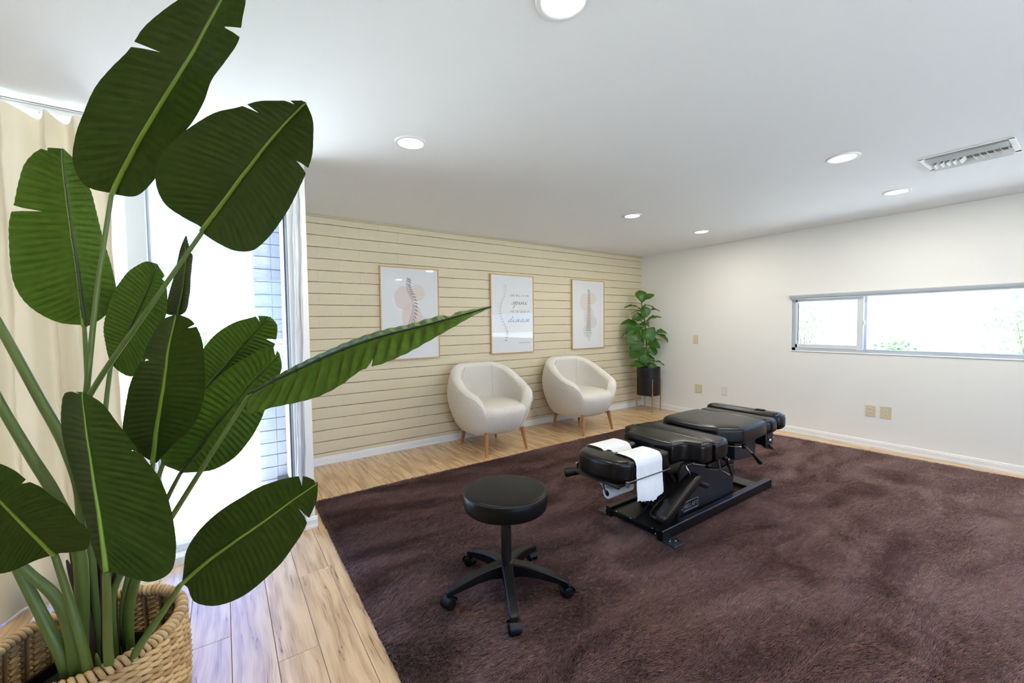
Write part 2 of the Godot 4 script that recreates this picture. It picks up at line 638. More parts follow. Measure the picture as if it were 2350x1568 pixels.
func board(fl: Node3D, x0: float, x1: float, z0: float, z1: float, rng: RandomNumberGenerator) -> void:
	var g := Geo.new()
	var gap := 0.0009
	var b := 0.0012
	var k := rng.randi() % 4
	var flip := rng.randf() < 0.5
	var off := rng.randf()
	var xs := [x0 + gap, x0 + gap + b, x1 - gap - b, x1 - gap]
	var zs := [z0 + gap, z0 + gap + b, z1 - gap - b, z1 - gap]
	var rows := []
	for j in 4:
		var row := []
		for i in 4:
			var edge: bool = i == 0 or i == 3 or j == 0 or j == 3
			var u: float = (xs[i] - x0) / (x1 - x0)
			u = 0.02 + 0.96 * (1.0 - u if flip else u)
			var t: float = (zs[j] - z0) / 1.22
			t = 0.004 + 0.99 * (1.0 - t if off < 0.5 else t)
			row.append(g.add(Vector3(xs[i], -0.0012 if edge else 0.0, zs[j]), Vector2((k + u) / 4.0, t)))
		rows.append(row)
	for j in 3:
		for i in 3:
			g.quad(rows[j][i], rows[j][i + 1], rows[j + 1][i + 1], rows[j + 1][i])
	var low := []
	var rim := [rows[0][0], rows[0][3], rows[3][3], rows[3][0]]
	for q in rim:
		low.append(g.add(Vector3(g.v[q].x, -0.012, g.v[q].z), g.uv[q]))
	for i in 4:
		g.quad(rim[i], low[i], low[(i + 1) % 4], rim[(i + 1) % 4])
	part(fl, "plank", g, M.board, 30.0)

func blocks(parent: Node3D, at: Transform3D, length: float, courses: int, material: Material, s: int) -> void:     # a running bond; local x along, y up, z out of the face
	var rng := RandomNumberGenerator.new()
	rng.seed = s
	var n := noise(FastNoiseLite.TYPE_SIMPLEX_SMOOTH, 1.0, 3, s)
	var pitch := 0.1123
	var whole := 0.4
	var shapes := {}
	for row in courses:
		var x := -whole / 2.0 if row % 2 else 0.0
		while x < length - 0.02:
			var a := maxf(x, 0.0)
			var b := minf(x + whole, length)
			x += whole
			if b - a < 0.03:
				continue
			var size := snappedf(b - a, 0.001)
			var key := "%.3f/%d" % [size, rng.randi() % 6]
			if not shapes.has(key):
				shapes[key] = block_shape(size - 0.0006, pitch - 0.0055, n, rng.randf() * 90.0)
			var o := put(parent, "block", shapes[key], material)
			o.transform = at * Transform3D(Basis(), Vector3((a + b) / 2.0, pitch * (row + 0.5) + rng.randf_range(-0.0012, 0.0012), rng.randf_range(-0.0008, 0.0004)))

func block_shape(w: float, h: float, n: FastNoiseLite, off: float) -> ArrayMesh:
	var g := Geo.new()
	var nx := 9
	var rr := []
	for lev in [[1.0, -0.03], [1.0, -0.004], [0.97, 0.0]]:       # back, front edge, face
		var ring := []
		var inset: float = (1.0 - lev[0]) * 0.12
		for side in 2:
			for i in nx:
				var t := float(i) / (nx - 1)
				if side == 1:
					t = 1.0 - t
				var y := (h / 2.0 - inset) * (1.0 if side else -1.0)
				y += n.get_noise_2d(off + t * w * 14.0, side * 7.0) * 0.0030
				ring.append(g.add(Vector3((t - 0.5) * w, y, lev[1])))
		rr.append(ring)
	g.rings(rr, true, false, false)
	var f: Array = rr[2]
	for i in nx - 1:
		g.quad(f[i], f[i + 1], f[2 * nx - 2 - i], f[2 * nx - 1 - i])
	var bk: Array = rr[0]
	for i in nx - 1:
		g.quad(bk[i], bk[2 * nx - 1 - i], bk[2 * nx - 2 - i], bk[i + 1])
	g.turn_out(0)
	return g.mesh(50.0)

func skirting(parent: Node3D, a: Vector3, b: Vector3, out: Vector3) -> void:
	var g := Geo.new()
	var r := []
	for end in [a, b]:
		var ring := []
		for q in [[0.0, 0.0], [0.014, 0.0], [0.014, 0.018], [0.011, 0.020], [0.012, 0.058], [0.009, 0.062], [0.009, 0.070], [0.005, 0.076], [0.0, 0.078]]:
			ring.append(g.add(end + out * q[0] + Vector3.UP * q[1]))
		r.append(ring)
	g.rings(r)
	g.turn_out(0)
	part(parent, "moulding", g, M.white_trim, 20.0)

func outdoors() -> void:
	var ground := setting("ground_outside")
	boxed(ground, "paving", Vector3(0, -0.30, 0), Vector3(120, 0.2, 120), M.paving)
	var b := thing("distant_building", "pale flat-roofed building far beyond the tall window", "building", Vector3(-3.2, -0.2, -22.0))
	boxed(b, "wall", Vector3(0, 1.7, 0), Vector3(5.0, 3.4, 4.0), M.far_wall, 0.02)
	boxed(b, "roof", Vector3(0, 3.5, 0), Vector3(5.4, 0.25, 4.4), M.white_trim, 0.02)
	boxed(b, "window", Vector3(-1.1, 2.55, 2.02), Vector3(0.8, 0.35, 0.06), M.far_pane, 0.01)
	boxed(b, "window", Vector3(0.9, 2.55, 2.02), Vector3(0.8, 0.35, 0.06), M.far_pane, 0.01)
	var pole := thing("utility_pole", "thin pale pole standing outside the tall window", "pole", Vector3(-6.75, -0.2, -14.0))
	var g := Geo.new()
	g.tube(PackedVector3Array([Vector3.ZERO, Vector3(0, 3.5, 0), Vector3(0, 7.0, 0)]), [0.07, 0.06, 0.05], 10)
	part(pole, "post", g, M.far_wall, 60.0)
	boxed(pole, "crossbar", Vector3(0, 6.4, 0), Vector3(1.2, 0.08, 0.08), M.far_wall, 0.01)
	var spots := [[-7.9, -15.0, 1.1, "low pale shrub outside the tall window, nearest the mullion"], [-6.4, -15.5, 1.3, "rounded pale shrub beside the pole outside the tall window"], [-5.3, -16.5, 1.0, "small pale shrub below the distant building's window"],
		[7.5, 1.5, 1.0, "small pale green bush outside the wide window, right of its latch"], [10.0, 3.4, 1.9, "tall pale green bush outside the wide window's long pane"], [12.0, -2.0, 2.0, "tall pale green bush outside the wide window's narrow pane"]]
	for s in spots:
		var o := thing("shrub", s[3], "shrub", Vector3(s[0], -0.2, s[1]), "shrubs outside the windows")
		shrub(o, s[2], int(s[2] * 100.0) + int(s[0]))

func shrub(o: Node3D, size: float, s: int) -> void:
	var rng := RandomNumberGenerator.new()
	rng.seed = s
	var g := Geo.new()
	for i in 900:
		var d := Vector3(rng.randfn(), rng.randfn(), rng.randfn()).normalized() * size * 0.5 * sqrt(rng.randf())
		var p := Vector3(d.x, size * 0.62 + d.y * 1.1, d.z)
		var a := Vector3(rng.randfn(), rng.randfn(), rng.randfn()).normalized() * 0.07
		var b := a.cross(Vector3(rng.randfn(), rng.randfn(), rng.randfn())).normalized() * 0.035
		var q := [g.add(p - a), g.add(p + b), g.add(p + a), g.add(p - b)]
		g.quad(q[0], q[1], q[2], q[3])
	part(o, "foliage", g, M.hedge, 10.0)
	var t := Geo.new()
	for i in 4:
		var e := Vector3(rng.randf_range(-0.25, 0.25), 0.75, rng.randf_range(-0.25, 0.25)) * size
		t.tube(PackedVector3Array([Vector3(e.x * 0.1, 0, e.z * 0.1), e * 0.5, e]), [0.03, 0.02, 0.008], 6)
	part(o, "stem", t, M.fig_stem, 60.0)

func tall_window() -> void:
	var w := setting("window_1")
	var z := WIN_Z - 0.06
	var top := H - 0.045
	var low := 0.05
	boxed(w, "sill", Vector3(-6.8, 0.02, WIN_Z - 0.03), Vector3(3.0, 0.05, 0.13), M.frame_white)
	boxed(w, "bottom_rail", Vector3(-6.8, low + 0.02, z), Vector3(3.0, 0.04, 0.06), M.frame_white)
	boxed(w, "top_rail", Vector3(-6.8, top - 0.02, z), Vector3(3.0, 0.05, 0.06), M.frame_white)
	for x in [-5.3, -8.3]:
		boxed(w, "jamb", Vector3(x, (top + low) / 2.0, z), Vector3(0.03, top - low, 0.06), M.frame_grey)
	var edges := [-5.315, -5.99, -6.085, -7.15, -7.20, -8.285]
	for x in [-6.038, -7.175]:
		boxed(w, "mullion", Vector3(x, (top + low) / 2.0, z + 0.005), Vector3(0.085 if x > -7.0 else 0.05, top - low, 0.09), M.frame_white)
	boxed(w, "gasket", Vector3(-5.989, (top + low) / 2.0, z - 0.01), Vector3(0.012, top - low, 0.03), M.frame_grey)
	boxed(w, "gasket", Vector3(-5.318, (top + low) / 2.0, z + 0.02), Vector3(0.007, top - low, 0.03), M.gasket)
	for i in 3:
		boxed(w, "pane", Vector3((edges[i * 2] + edges[i * 2 + 1]) / 2.0, (top + low) / 2.0, z - 0.01), Vector3(absf(edges[i * 2] - edges[i * 2 + 1]), top - low - 0.04, 0.004), M.window_glass, 0.0005)

func wide_window() -> void:
	var w := setting("window_2")
	var y0 := 0.995
	var y1 := 1.655
	var z0 := 2.20
	var z1 := 5.05
	var x := 0.06
	var my := (y0 + y1) / 2.0
	boxed(w, "sill", Vector3(0.085, y0 + 0.006, (z0 + z1) / 2.0), Vector3(0.19, 0.012, z1 - z0), M.white_trim)
	boxed(w, "frame_bottom", Vector3(x, y0 + 0.030, (z0 + z1) / 2.0), Vector3(0.07, 0.04, z1 - z0), M.frame_grey)
	boxed(w, "frame_top", Vector3(x, y1 - 0.02, (z0 + z1) / 2.0), Vector3(0.07, 0.04, z1 - z0), M.frame_grey)
	boxed(w, "frame_side", Vector3(x, my, z0 + 0.02), Vector3(0.07, y1 - y0, 0.04), M.frame_grey)
	boxed(w, "frame_side", Vector3(x, my, z1 - 0.02), Vector3(0.07, y1 - y0, 0.04), M.frame_grey)
	# the sliding sash at the left end
	var sash := [z0 + 0.035, 2.885]
	var face := 0.035
	boxed(w, "sash_rail", Vector3(face, y0 + 0.068, (sash[0] + sash[1]) / 2.0), Vector3(0.025, 0.045, sash[1] - sash[0]), M.frame_white)
	boxed(w, "sash_rail", Vector3(face, y1 - 0.052, (sash[0] + sash[1]) / 2.0), Vector3(0.025, 0.03, sash[1] - sash[0]), M.frame_white)
	boxed(w, "sash_stile", Vector3(face, my, sash[0] + 0.012), Vector3(0.025, y1 - y0 - 0.09, 0.024), M.frame_white)
	boxed(w, "sash_stile", Vector3(face, my, sash[1] - 0.028), Vector3(0.03, y1 - y0 - 0.07, 0.056), M.frame_white)
	boxed(w, "latch", Vector3(face - 0.014, my + 0.01, sash[1] + 0.004), Vector3(0.016, 0.05, 0.024), M.white_plastic, 0.004)
	boxed(w, "meeting_stile", Vector3(0.075, my, sash[1] + 0.002), Vector3(0.03, y1 - y0 - 0.05, 0.035), M.frame_grey)
	boxed(w, "gasket", Vector3(face, my, sash[0] + 0.027), Vector3(0.012, y1 - y0 - 0.15, 0.006), M.gasket, 0.001)
	boxed(w, "pane", Vector3(face, my, (sash[0] + sash[1] - 0.03) / 2.0), Vector3(0.004, y1 - y0 - 0.12, sash[1] - sash[0] - 0.07), M.window_glass, 0.0005)
	boxed(w, "pane", Vector3(0.075, my, (sash[1] + z1) / 2.0), Vector3(0.004, y1 - y0 - 0.08, z1 - sash[1] - 0.04), M.window_glass, 0.0005)
	var s := thing("shade_rail", "grey rolled-up shade rail along the top of the wide window", "window shade", Vector3(-0.012, y1 + 0.004, (z0 + z1) / 2.0))
	var g := Geo.new()
	var r := []
	for e in [-1.0, 1.0]:
		var ring := []
		for q in [[0.012, 0.010], [0.012, -0.030], [-0.012, -0.032], [-0.020, -0.022], [-0.022, 0.004], [-0.014, 0.012]]:
			ring.append(g.add(Vector3(q[0], q[1], e * ((z1 - z0) / 2.0 + 0.012))))
		r.append(ring)
	g.rings(r)
	g.turn_out(0)
	part(s, "cassette", g, M.frame_grey, 35.0)
	boxed(s, "hem_bar", Vector3(-0.002, -0.036, 0), Vector3(0.014, 0.012, z1 - z0 - 0.02), M.frame_white)
	for e in [-1.0, 1.0]:
		boxed(s, "end_cap", Vector3(-0.004, -0.010, e * ((z1 - z0) / 2.0 + 0.014)), Vector3(0.036, 0.046, 0.006), M.white_plastic)

func ceiling_fittings() -> void:
	var spots := [
		[-4.72, 2.01, "round ceiling light nearest the tall window"], [-4.70, 3.32, "round ceiling light cut off by the photo's top edge"],
		[-2.25, 1.63, "round ceiling light over the middle, in front of the right-hand armchair"], [-2.26, 3.36, "round ceiling light nearest the ceiling vent"],
		[-0.95, 1.60, "round ceiling light nearest the corner with the fig plant"], [-0.98, 3.35, "round ceiling light closest to the wall above the wide window"],
		[-2.26, 5.10, "added unseen ceiling light behind the viewer on the middle row"], [-0.98, 5.10, "added unseen ceiling light behind the viewer by the wide window"], [-4.70, 5.10, "added unseen ceiling light behind the viewer on the window side"], [-7.0, 3.32, "added unseen ceiling light far left above the curtain side"]]  # these four are out of view, added to help light the room
	for s in spots:
		var o := thing("ceiling_light", s[2], "ceiling light", Vector3(s[0], H, s[1]), "recessed ceiling lights")
		var g := Geo.new()
		g.lathe([Vector2(0.070, -0.001), Vector2(0.072, -0.006), Vector2(0.080, -0.009), Vector2(0.090, -0.007), Vector2(0.094, 0.001)], 40)
		part(o, "ring", g, M.white_trim, 50.0)
		var d := Geo.new()
		d.lathe([Vector2(0.0, -0.0075), Vector2(0.05, -0.0072), Vector2(0.0715, -0.006), Vector2(0.0715, -0.001), Vector2(0.0, -0.001)], 40)
		part(o, "lamp_disc", d, M.lamp_glow, 50.0)
		var l := AreaLight3D.new()
		l.name = "lamp"
		l.area_size = Vector2(0.125, 0.125)
		l.area_normalize_energy = true
		l.light_energy = 0.9
		l.light_color = Color(1.0, 0.98, 0.925)
		l.area_range = 14.0
		l.area_attenuation = 2.0
		l.shadow_enabled = true
		o.add_child(l)
		l.position = Vector3(0, -0.012, 0)
		l.rotation_degrees = Vector3(-90, 0, 0)
	# air vent: a frame round long blades and a row of short curved vanes
	var v := thing("ceiling_vent", "white ceiling air vent with long blades and short curved vanes", "air vent", Vector3(-1.62, H, 3.84))
	for q in [[-0.17, 0.0, 0.025, 0.42], [0.17, 0.0, 0.045, 0.42], [0.0, -0.195, 0.36, 0.03], [0.0, 0.195, 0.36, 0.03]]:
		boxed(v, "frame", Vector3(q[0], -0.004, q[1]), Vector3(q[2], 0.008, q[3]), M.white_trim)
	boxed(v, "duct", Vector3(0, -0.001, 0), Vector3(0.33, 0.002, 0.37), M.vent_dark, 0.0005)
	for i in 4:
		var b := Geo.new()
		b.xf = Transform3D(Basis(Vector3.BACK, 0.9), Vector3(-0.14 + i * 0.028, -0.012, 0))
		b.box(Vector3.ZERO, Vector3(0.028, 0.0022, 0.36), 0.0008)
		part(v, "blade", b, M.white_trim, 30.0)
	for i in 12:
		var c := Geo.new()
		var way := -1.0 if i < 6 else 1.0
		var rows := []
		for k in 7:
			var a := k / 6.0
			var dz := way * 0.022 * a * a
			var row := []
			for e in [-0.045, 0.045]:
				for th in [0.0, 0.0015]:
					row.append(c.add(Vector3(0.015 + e, -0.002 - a * 0.032, -0.165 + i * 0.03 + dz + th)))
			rows.append([row[0], row[1], row[3], row[2]])
		c.rings(rows)
		c.turn_out(0)
		part(v, "vane", c, M.white_trim, 40.0)
	var lip := Geo.new()
	lip.xf = Transform3D(Basis(Vector3.BACK, -0.5), Vector3(0.105, -0.012, 0))
	lip.box(Vector3.ZERO, Vector3(0.075, 0.0025, 0.36), 0.001)
	part(v, "deflector", lip, M.white_trim, 30.0)

# ---------------------------------------------------------------- rug

func rug() -> void:
	var o := thing("rug", "large dark brown plush rug with brushed nap under the black table", "rug", Vector3(-2.75, 0, 2.95))
	var c := [Vector2(-5.135, 0.925), Vector2(-0.42, 0.905), Vector2(-0.13, 5.05), Vector2(-5.17, 5.10)]
	var n := noise(FastNoiseLite.TYPE_SIMPLEX_SMOOTH, 1.0, 3, 41)
	var folds := [[Vector2(-3.53, 3.05), Vector2(-3.48, 4.6), 0.013], [Vector2(-3.95, 3.1), Vector2(-3.85, 4.4), 0.006]]
	var g := Geo.new()
	var nx := 260
	var nz := 230
	var rows := []
	for j in nz + 1:
		var row := []
		for i in nx + 1:
			var s := float(i) / nx
			var t := float(j) / nz
			var p: Vector2 = c[0].lerp(c[1], s).lerp(c[3].lerp(c[2], s), t)
			var rim := minf(minf(s * 4.75, (1.0 - s) * 4.75), minf(t * 4.15, (1.0 - t) * 4.15))
			var edge := clampf(rim / 0.02, 0.0, 1.0)
			var y := 0.006 * sqrt(edge) + 0.0012 * n.get_noise_2d(p.x * 40.0, p.y * 40.0) * edge
			y += 0.0035 * n.get_noise_2d(p.x * 2.2, p.y * 2.6) * edge
			# two long low folds in the pile
			for fold in folds:
				var d: Vector2 = (fold[1] - fold[0]).normalized()
				var q: Vector2 = p - fold[0]
				var along := q.dot(d)
				var off := q.dot(d.orthogonal()) + 0.02 * sin(along * 3.0)
				y += fold[2] * exp(-off * off / 0.0016) * clampf(along * 1.5, 0.0, 1.0) * edge
			if edge < 0.5:
				p += Vector2(n.get_noise_2d(p.x * 30.0, p.y * 30.0), n.get_noise_2d(p.y * 30.0, p.x * 30.0)) * 0.006
			row.append(g.add(Vector3(p.x, y + 0.001, p.y) - o.position, Vector2(s, t)))
			g.uv2.append(Vector2(s * 19.0, t * 17.0))
		rows.append(row)
	for j in nz:
		for i in nx:
			g.quad(rows[j][i], rows[j][i + 1], rows[j + 1][i + 1], rows[j + 1][i])
	part(o, "backing", g, rug_material(), 180.0)
	# the pile: short tufts that lean with the nap, brushed this way and that
	var rng := RandomNumberGenerator.new()
	rng.seed = 43
	var tuft := Geo.new()
	for k in 11:
		var b := Vector3(rng.randf_range(-0.008, 0.008), -0.004, rng.randf_range(-0.008, 0.008))
		var a := rng.randf() * TAU
		var w := Vector3(cos(a), 0, sin(a)) * 0.0011
		var tip := b + Vector3(rng.randf_range(-0.005, 0.005), rng.randf_range(0.012, 0.017), rng.randf_range(-0.005, 0.005))
		var q := [tuft.add(b - w), tuft.add(b + w), tuft.add(tip + w * 0.7), tuft.add(tip - w * 0.7)]
		tuft.quad(q[0], q[1], q[2], q[3])
	var tm := tuft.mesh(10.0)
	var fibre := mat("rug_fibre", Color(0.535, 0.405, 0.375), 0.4)
	fibre.vertex_color_use_as_albedo = true
	fibre.rim_enabled = true
	fibre.rim = 0.5
	tm.surface_set_material(0, fibre)
	var nap := noise(FastNoiseLite.TYPE_SIMPLEX_SMOOTH, 1.0, 3, 44)
	var step := 0.0112
	var buf := PackedFloat32Array()
	var many := 0
	var jn := int(4.15 / step)
	var inn := int(4.75 / step)
	for j in jn:
		for i in inn:
			var s := (i + 0.15 + 0.7 * rng.randf()) / inn
			var t := (j + 0.15 + 0.7 * rng.randf()) / jn
			var p: Vector2 = c[0].lerp(c[1], s).lerp(c[3].lerp(c[2], s), t)
			if p.y > 4.3 and p.x < -4.0:
				continue
			var bend := nap.get_noise_2d(p.x * 0.8 + 20.0, p.y * 0.8) * 0.7
			var lean := Vector2(nap.get_noise_2d(p.x * 1.1 + bend, p.y * 3.6 + bend), nap.get_noise_2d(p.x * 1.1 + 70.0 - bend, p.y * 3.6 + bend)) * 1.0 + Vector2(0.6, 0.8)
			var r := rng.randf() * TAU
			var x := Vector3(cos(r), 0, sin(r))
			var z := Vector3(-sin(r), 0, cos(r))
			var y := Vector3(lean.x, rng.randf_range(0.85, 1.1), lean.y)
			var oy := 0.011 + 0.0035 * n.get_noise_2d(p.x * 2.2, p.y * 2.6)
			for fold in folds:
				var d: Vector2 = (fold[1] - fold[0]).normalized()
				var q: Vector2 = p - fold[0]
				var al := q.dot(d)
				var off := q.dot(d.orthogonal()) + 0.02 * sin(al * 3.0)
				oy += fold[2] * exp(-off * off / 0.0016) * clampf(al * 1.5, 0.0, 1.0)
			var k := rng.randf_range(0.62, 1.0)
			if rng.randf() < 0.04:
				k = 1.5
			buf.append_array([x.x, y.x, z.x, p.x - o.position.x, x.y, y.y, z.y, oy, x.z, y.z, z.z, p.y - o.position.z, k, k, k, 1.0])
			many += 1
	var mm := MultiMesh.new()
	mm.transform_format = MultiMesh.TRANSFORM_3D
	mm.use_colors = true
	mm.mesh = tm
	mm.instance_count = many
	mm.buffer = buf
	var pile := MultiMeshInstance3D.new()
	pile.name = "pile"
	pile.multimesh = mm
	pile.set_meta("kind", "stuff")
	o.add_child(pile)

func rug_material() -> StandardMaterial3D:
	var m := mat("rug_pile", Color(1, 1, 1), 0.95)
	var size := 768
	var a := noise(FastNoiseLite.TYPE_SIMPLEX_SMOOTH, 1.0, 4, 51)
	var b := noise(FastNoiseLite.TYPE_SIMPLEX_SMOOTH, 1.0, 3, 52)
	var data := PackedByteArray()
	data.resize(size * size * 3)
	var base := Color(0.235, 0.15, 0.14)
	var lit := Color(0.36, 0.255, 0.23)
	var dark := Color(0.13, 0.08, 0.078)
	for y in size:
		for x in size:
			var u := x * 4.8 / size
			var t := y * 4.2 / size
			var bend := b.get_noise_2d(u * 0.7, t * 0.7) * 0.8
			var p := a.get_noise_2d(u * 1.6 + bend, t * 3.6 + bend)      # light and dark sheen of brushed nap, painted as colour patches
			var q := b.get_noise_2d(u * 5.0 + 30.0, t * 9.0)
			var k := clampf(p * 1.1 + q * 0.35, -1.0, 1.0)
			var c := base.lerp(lit, k) if k > 0.0 else base.lerp(dark, -k)
			var at := (y * size + x) * 3
			data[at] = int(c.r * 255.0)
			data[at + 1] = int(c.g * 255.0)
			data[at + 2] = int(c.b * 255.0)
	m.albedo_texture = ImageTexture.create_from_image(Image.create_from_data(size, size, false, Image.FORMAT_RGB8, data))
	# fibre ends, close up
	var f := 512
	var tip := PackedByteArray()
	tip.resize(f * f * 3)
	var rng := RandomNumberGenerator.new()
	rng.seed = 53
	var cell := noise(FastNoiseLite.TYPE_SIMPLEX_SMOOTH, 1.0, 2, 54)
	for y in f:
		for x in f:
			var k := 0.72 + 0.28 * cell.get_noise_2d(x * 0.16, y * 0.30) + rng.randf_range(-0.16, 0.16)
			if rng.randf() < 0.02:
				k += 0.3
			var q := clampi(int(k * 255.0), 0, 255)
			var at := (y * f + x) * 3
			tip[at] = q
			tip[at + 1] = q
			tip[at + 2] = q
	var ft := ImageTexture.create_from_image(Image.create_from_data(f, f, false, Image.FORMAT_RGB8, tip))
	m.detail_enabled = true
	m.detail_albedo = ft
	m.detail_blend_mode = BaseMaterial3D.BLEND_MODE_MUL
	m.detail_uv_layer = BaseMaterial3D.DETAIL_UV_2
	return m

# ---------------------------------------------------------------- adjusting table

func cushion(o: Node3D, called: String, outline: PackedVector2Array, y0: float, y1: float, r: float, puff: float) -> MeshInstance3D:
	var g := Geo.new()
	g.pad(outline, y0, y1, r, puff, 5)
	var p := part(o, called, g, M.leather, 180.0)
	var s := Geo.new()
	var line := PackedVector3Array()
	for i in outline.size() + 1:
		var q := outline[i % outline.size()]
		line.append(Vector3(q.x, y1 - r * 0.42, q.y))
	var c := Vector2.ZERO
	for q in outline:
		c += q / outline.size()
	for i in line.size():
		var d := (Vector2(line[i].x, line[i].z) - c).normalized() * r * 0.16
		line[i] -= Vector3(d.x, 0, d.y)
	s.tube(line, 0.0022, 5)
	part(p, "seam", s, M.leather_seam, 180.0)
	return p

func adjusting_table() -> void:
	var at := Vector3(-2.80, 0.014, 2.64)
	var o := thing("adjusting_table", "low black leather treatment table in separate sections on steel skids", "treatment table", at)
	# skids and base plates
	for z in [-0.207, 0.207]:
		var s := boxed(o, "skid", Vector3(0.02, 0.036, z), Vector3(1.45, 0.072, 0.046), M.black_steel, 0.005)
		var ft := Geo.new()
		var side := signf(z)
		ft.box(Vector3(-0.655, 0.006, z + side * 0.062), Vector3(0.10, 0.008, 0.09), 0.002)
		part(s, "foot_plate", ft, M.zinc_steel, 30.0)
		var bo := Geo.new()
		for q in [[-0.675, 0.05], [-0.64, 0.068]]:
			bo.tube(PackedVector3Array([Vector3(q[0], 0.008, z + side * q[1]), Vector3(q[0], 0.030, z + side * q[1])]), 0.006, 8)
			bo.lathe([Vector2(0.0, 0.010), Vector2(0.011, 0.010), Vector2(0.011, 0.016), Vector2(0.0, 0.016)], 6, Vector3(q[0], 0, z + side * q[1]))
		part(s, "bolt", bo, M.chrome, 30.0)
		var wash := Geo.new()
		wash.tube(smooth_line(PackedVector3Array([Vector3(-0.63, 0.012, z + side * 0.085), Vector3(-0.615, 0.013, z + side * 0.07), Vector3(-0.63, 0.012, z + side * 0.055), Vector3(-0.645, 0.012, z + side * 0.07), Vector3(-0.63, 0.012, z + side * 0.085)]), 4), 0.003, 6)
		part(s, "ring", wash, M.black_steel, 60.0)
	boxed(o, "base_plate", Vector3(-0.55, 0.048, 0), Vector3(0.26, 0.010, 0.37), M.black_steel)
	boxed(o, "front_flange", Vector3(-0.69, 0.036, 0), Vector3(0.006, 0.034, 0.37), M.black_steel)
	boxed(o, "rear_plate", Vector3(0.55, 0.048, 0), Vector3(0.14, 0.010, 0.37), M.black_steel)
	var dots := [[-0.683, 0.05, -0.15], [-0.683, 0.05, -0.03], [-0.683, 0.05, 0.14], [-0.62, 0.054, 0.13], [-0.40, 0.10, 0.162], [0.33, 0.052, 0.176], [-0.69, 0.03, 0.17]]
	for d in dots:
		var s := Geo.new()
		s.lathe([Vector2(0.0, -0.004), Vector2(0.005, -0.003), Vector2(0.006, 0.0), Vector2(0.004, 0.004), Vector2(0.0, 0.005)], 10, Vector3(d[0], d[1], d[2]))
		part(o, "screw", s, M.chrome, 40.0)
	# housing: front block, side panels with a dipped top edge, rear column
	boxed(o, "housing", Vector3(-0.04, 0.19, 0), Vector3(0.70, 0.27, 0.28), M.black_steel, 0.006)
	for z in [-0.155, 0.155]:
		var g := Geo.new()
		var shape := [Vector2(-0.43, 0.055), Vector2(0.27, 0.055), Vector2(0.27, 0.265), Vector2(0.20, 0.275), Vector2(0.12, 0.268), Vector2(0.02, 0.278), Vector2(-0.06, 0.30), Vector2(-0.14, 0.335), Vector2(-0.22, 0.385), Vector2(-0.34, 0.40), Vector2(-0.40, 0.40), Vector2(-0.43, 0.37)]
		g.xf = Transform3D(Basis(Vector3(1, 0, 0), Vector3(0, 0, 1), Vector3(0, 1, 0)), Vector3.ZERO)
		g.pad(PackedVector2Array(shape), z - 0.006, z + 0.006, 0.002, 0.0, 2)
		part(o, "side_panel", g, M.panel_steel, 30.0)
		var lipline := PackedVector3Array()
		for i in range(2, 11):
			lipline.append(Vector3(shape[i].x, shape[i].y, z))
		var l := Geo.new()
		l.tube(lipline, 0.006, 6)
		part(o, "panel_lip", l, M.black_steel, 60.0)
	boxed(o, "front_cover", Vector3(-0.42, 0.20, 0), Vector3(0.06, 0.28, 0.26), M.black_steel, 0.01)
	boxed(o, "rear_column", Vector3(0.20, 0.30, 0), Vector3(0.22, 0.32, 0.29), M.black_steel, 0.006)
	boxed(o, "upper_frame", Vector3(0.10, 0.415, 0), Vector3(1.30, 0.05, 0.20), M.black_steel, 0.006)
	# rear hood under the pelvic cushion
	var hood := Geo.new()
	hood.xf = Transform3D(Basis(Vector3(1, 0, 0), Vector3(0, 0, 1), Vector3(0, 1, 0)), Vector3.ZERO)
	hood.pad(PackedVector2Array([Vector2(0.21, 0.33), Vector2(0.24, 0.315), Vector2(0.49, 0.295), Vector2(0.53, 0.30), Vector2(0.53, 0.47), Vector2(0.20, 0.47)]), -0.20, 0.20, 0.006, 0.0, 2)
	part(o, "hood", hood, M.panel_steel, 30.0)
	# cushions, head end first (x grows towards the foot end)
	head_rest(o)
	var chest_a := smooth_outline([Vector2(-0.56, -0.17), Vector2(-0.57, 0.0), Vector2(-0.56, 0.17), Vector2(-0.535, 0.195), Vector2(-0.47, 0.205), Vector2(-0.435, 0.235), Vector2(-0.42, 0.29), Vector2(-0.395, 0.315), Vector2(-0.34, 0.32), Vector2(-0.305, 0.305), Vector2(-0.30, 0.15), Vector2(-0.30, -0.15), Vector2(-0.305, -0.305), Vector2(-0.34, -0.32), Vector2(-0.395, -0.315), Vector2(-0.42, -0.29), Vector2(-0.435, -0.235), Vector2(-0.47, -0.205), Vector2(-0.535, -0.195)], 4)
	cushion(o, "chest_cushion", chest_a, 0.445, 0.578, 0.030, 0.006)
	var chest_b := smooth_outline([Vector2(-0.29, -0.30), Vector2(-0.29, 0.0), Vector2(-0.29, 0.30), Vector2(-0.26, 0.325), Vector2(-0.16, 0.325), Vector2(-0.09, 0.30), Vector2(-0.065, 0.22), Vector2(-0.06, 0.0), Vector2(-0.065, -0.22), Vector2(-0.09, -0.30), Vector2(-0.16, -0.325), Vector2(-0.26, -0.325)], 4)
	cushion(o, "abdomen_cushion", chest_b, 0.44, 0.568, 0.034, 0.008)
	var pelvis := smooth_outline([Vector2(-0.030, -0.22), Vector2(-0.045, 0.0), Vector2(-0.030, 0.15), Vector2(0.030, 0.22), Vector2(0.110, 0.285), Vector2(0.160, 0.30), Vector2(0.340, 0.30), Vector2(0.485, 0.29), Vector2(0.520, 0.255), Vector2(0.525, 0.0), Vector2(0.520, -0.255), Vector2(0.485, -0.29), Vector2(0.340, -0.30), Vector2(0.160, -0.30), Vector2(0.040, -0.28)], 4)
	cushion(o, "pelvic_cushion", pelvis, 0.475, 0.595, 0.028, 0.010)
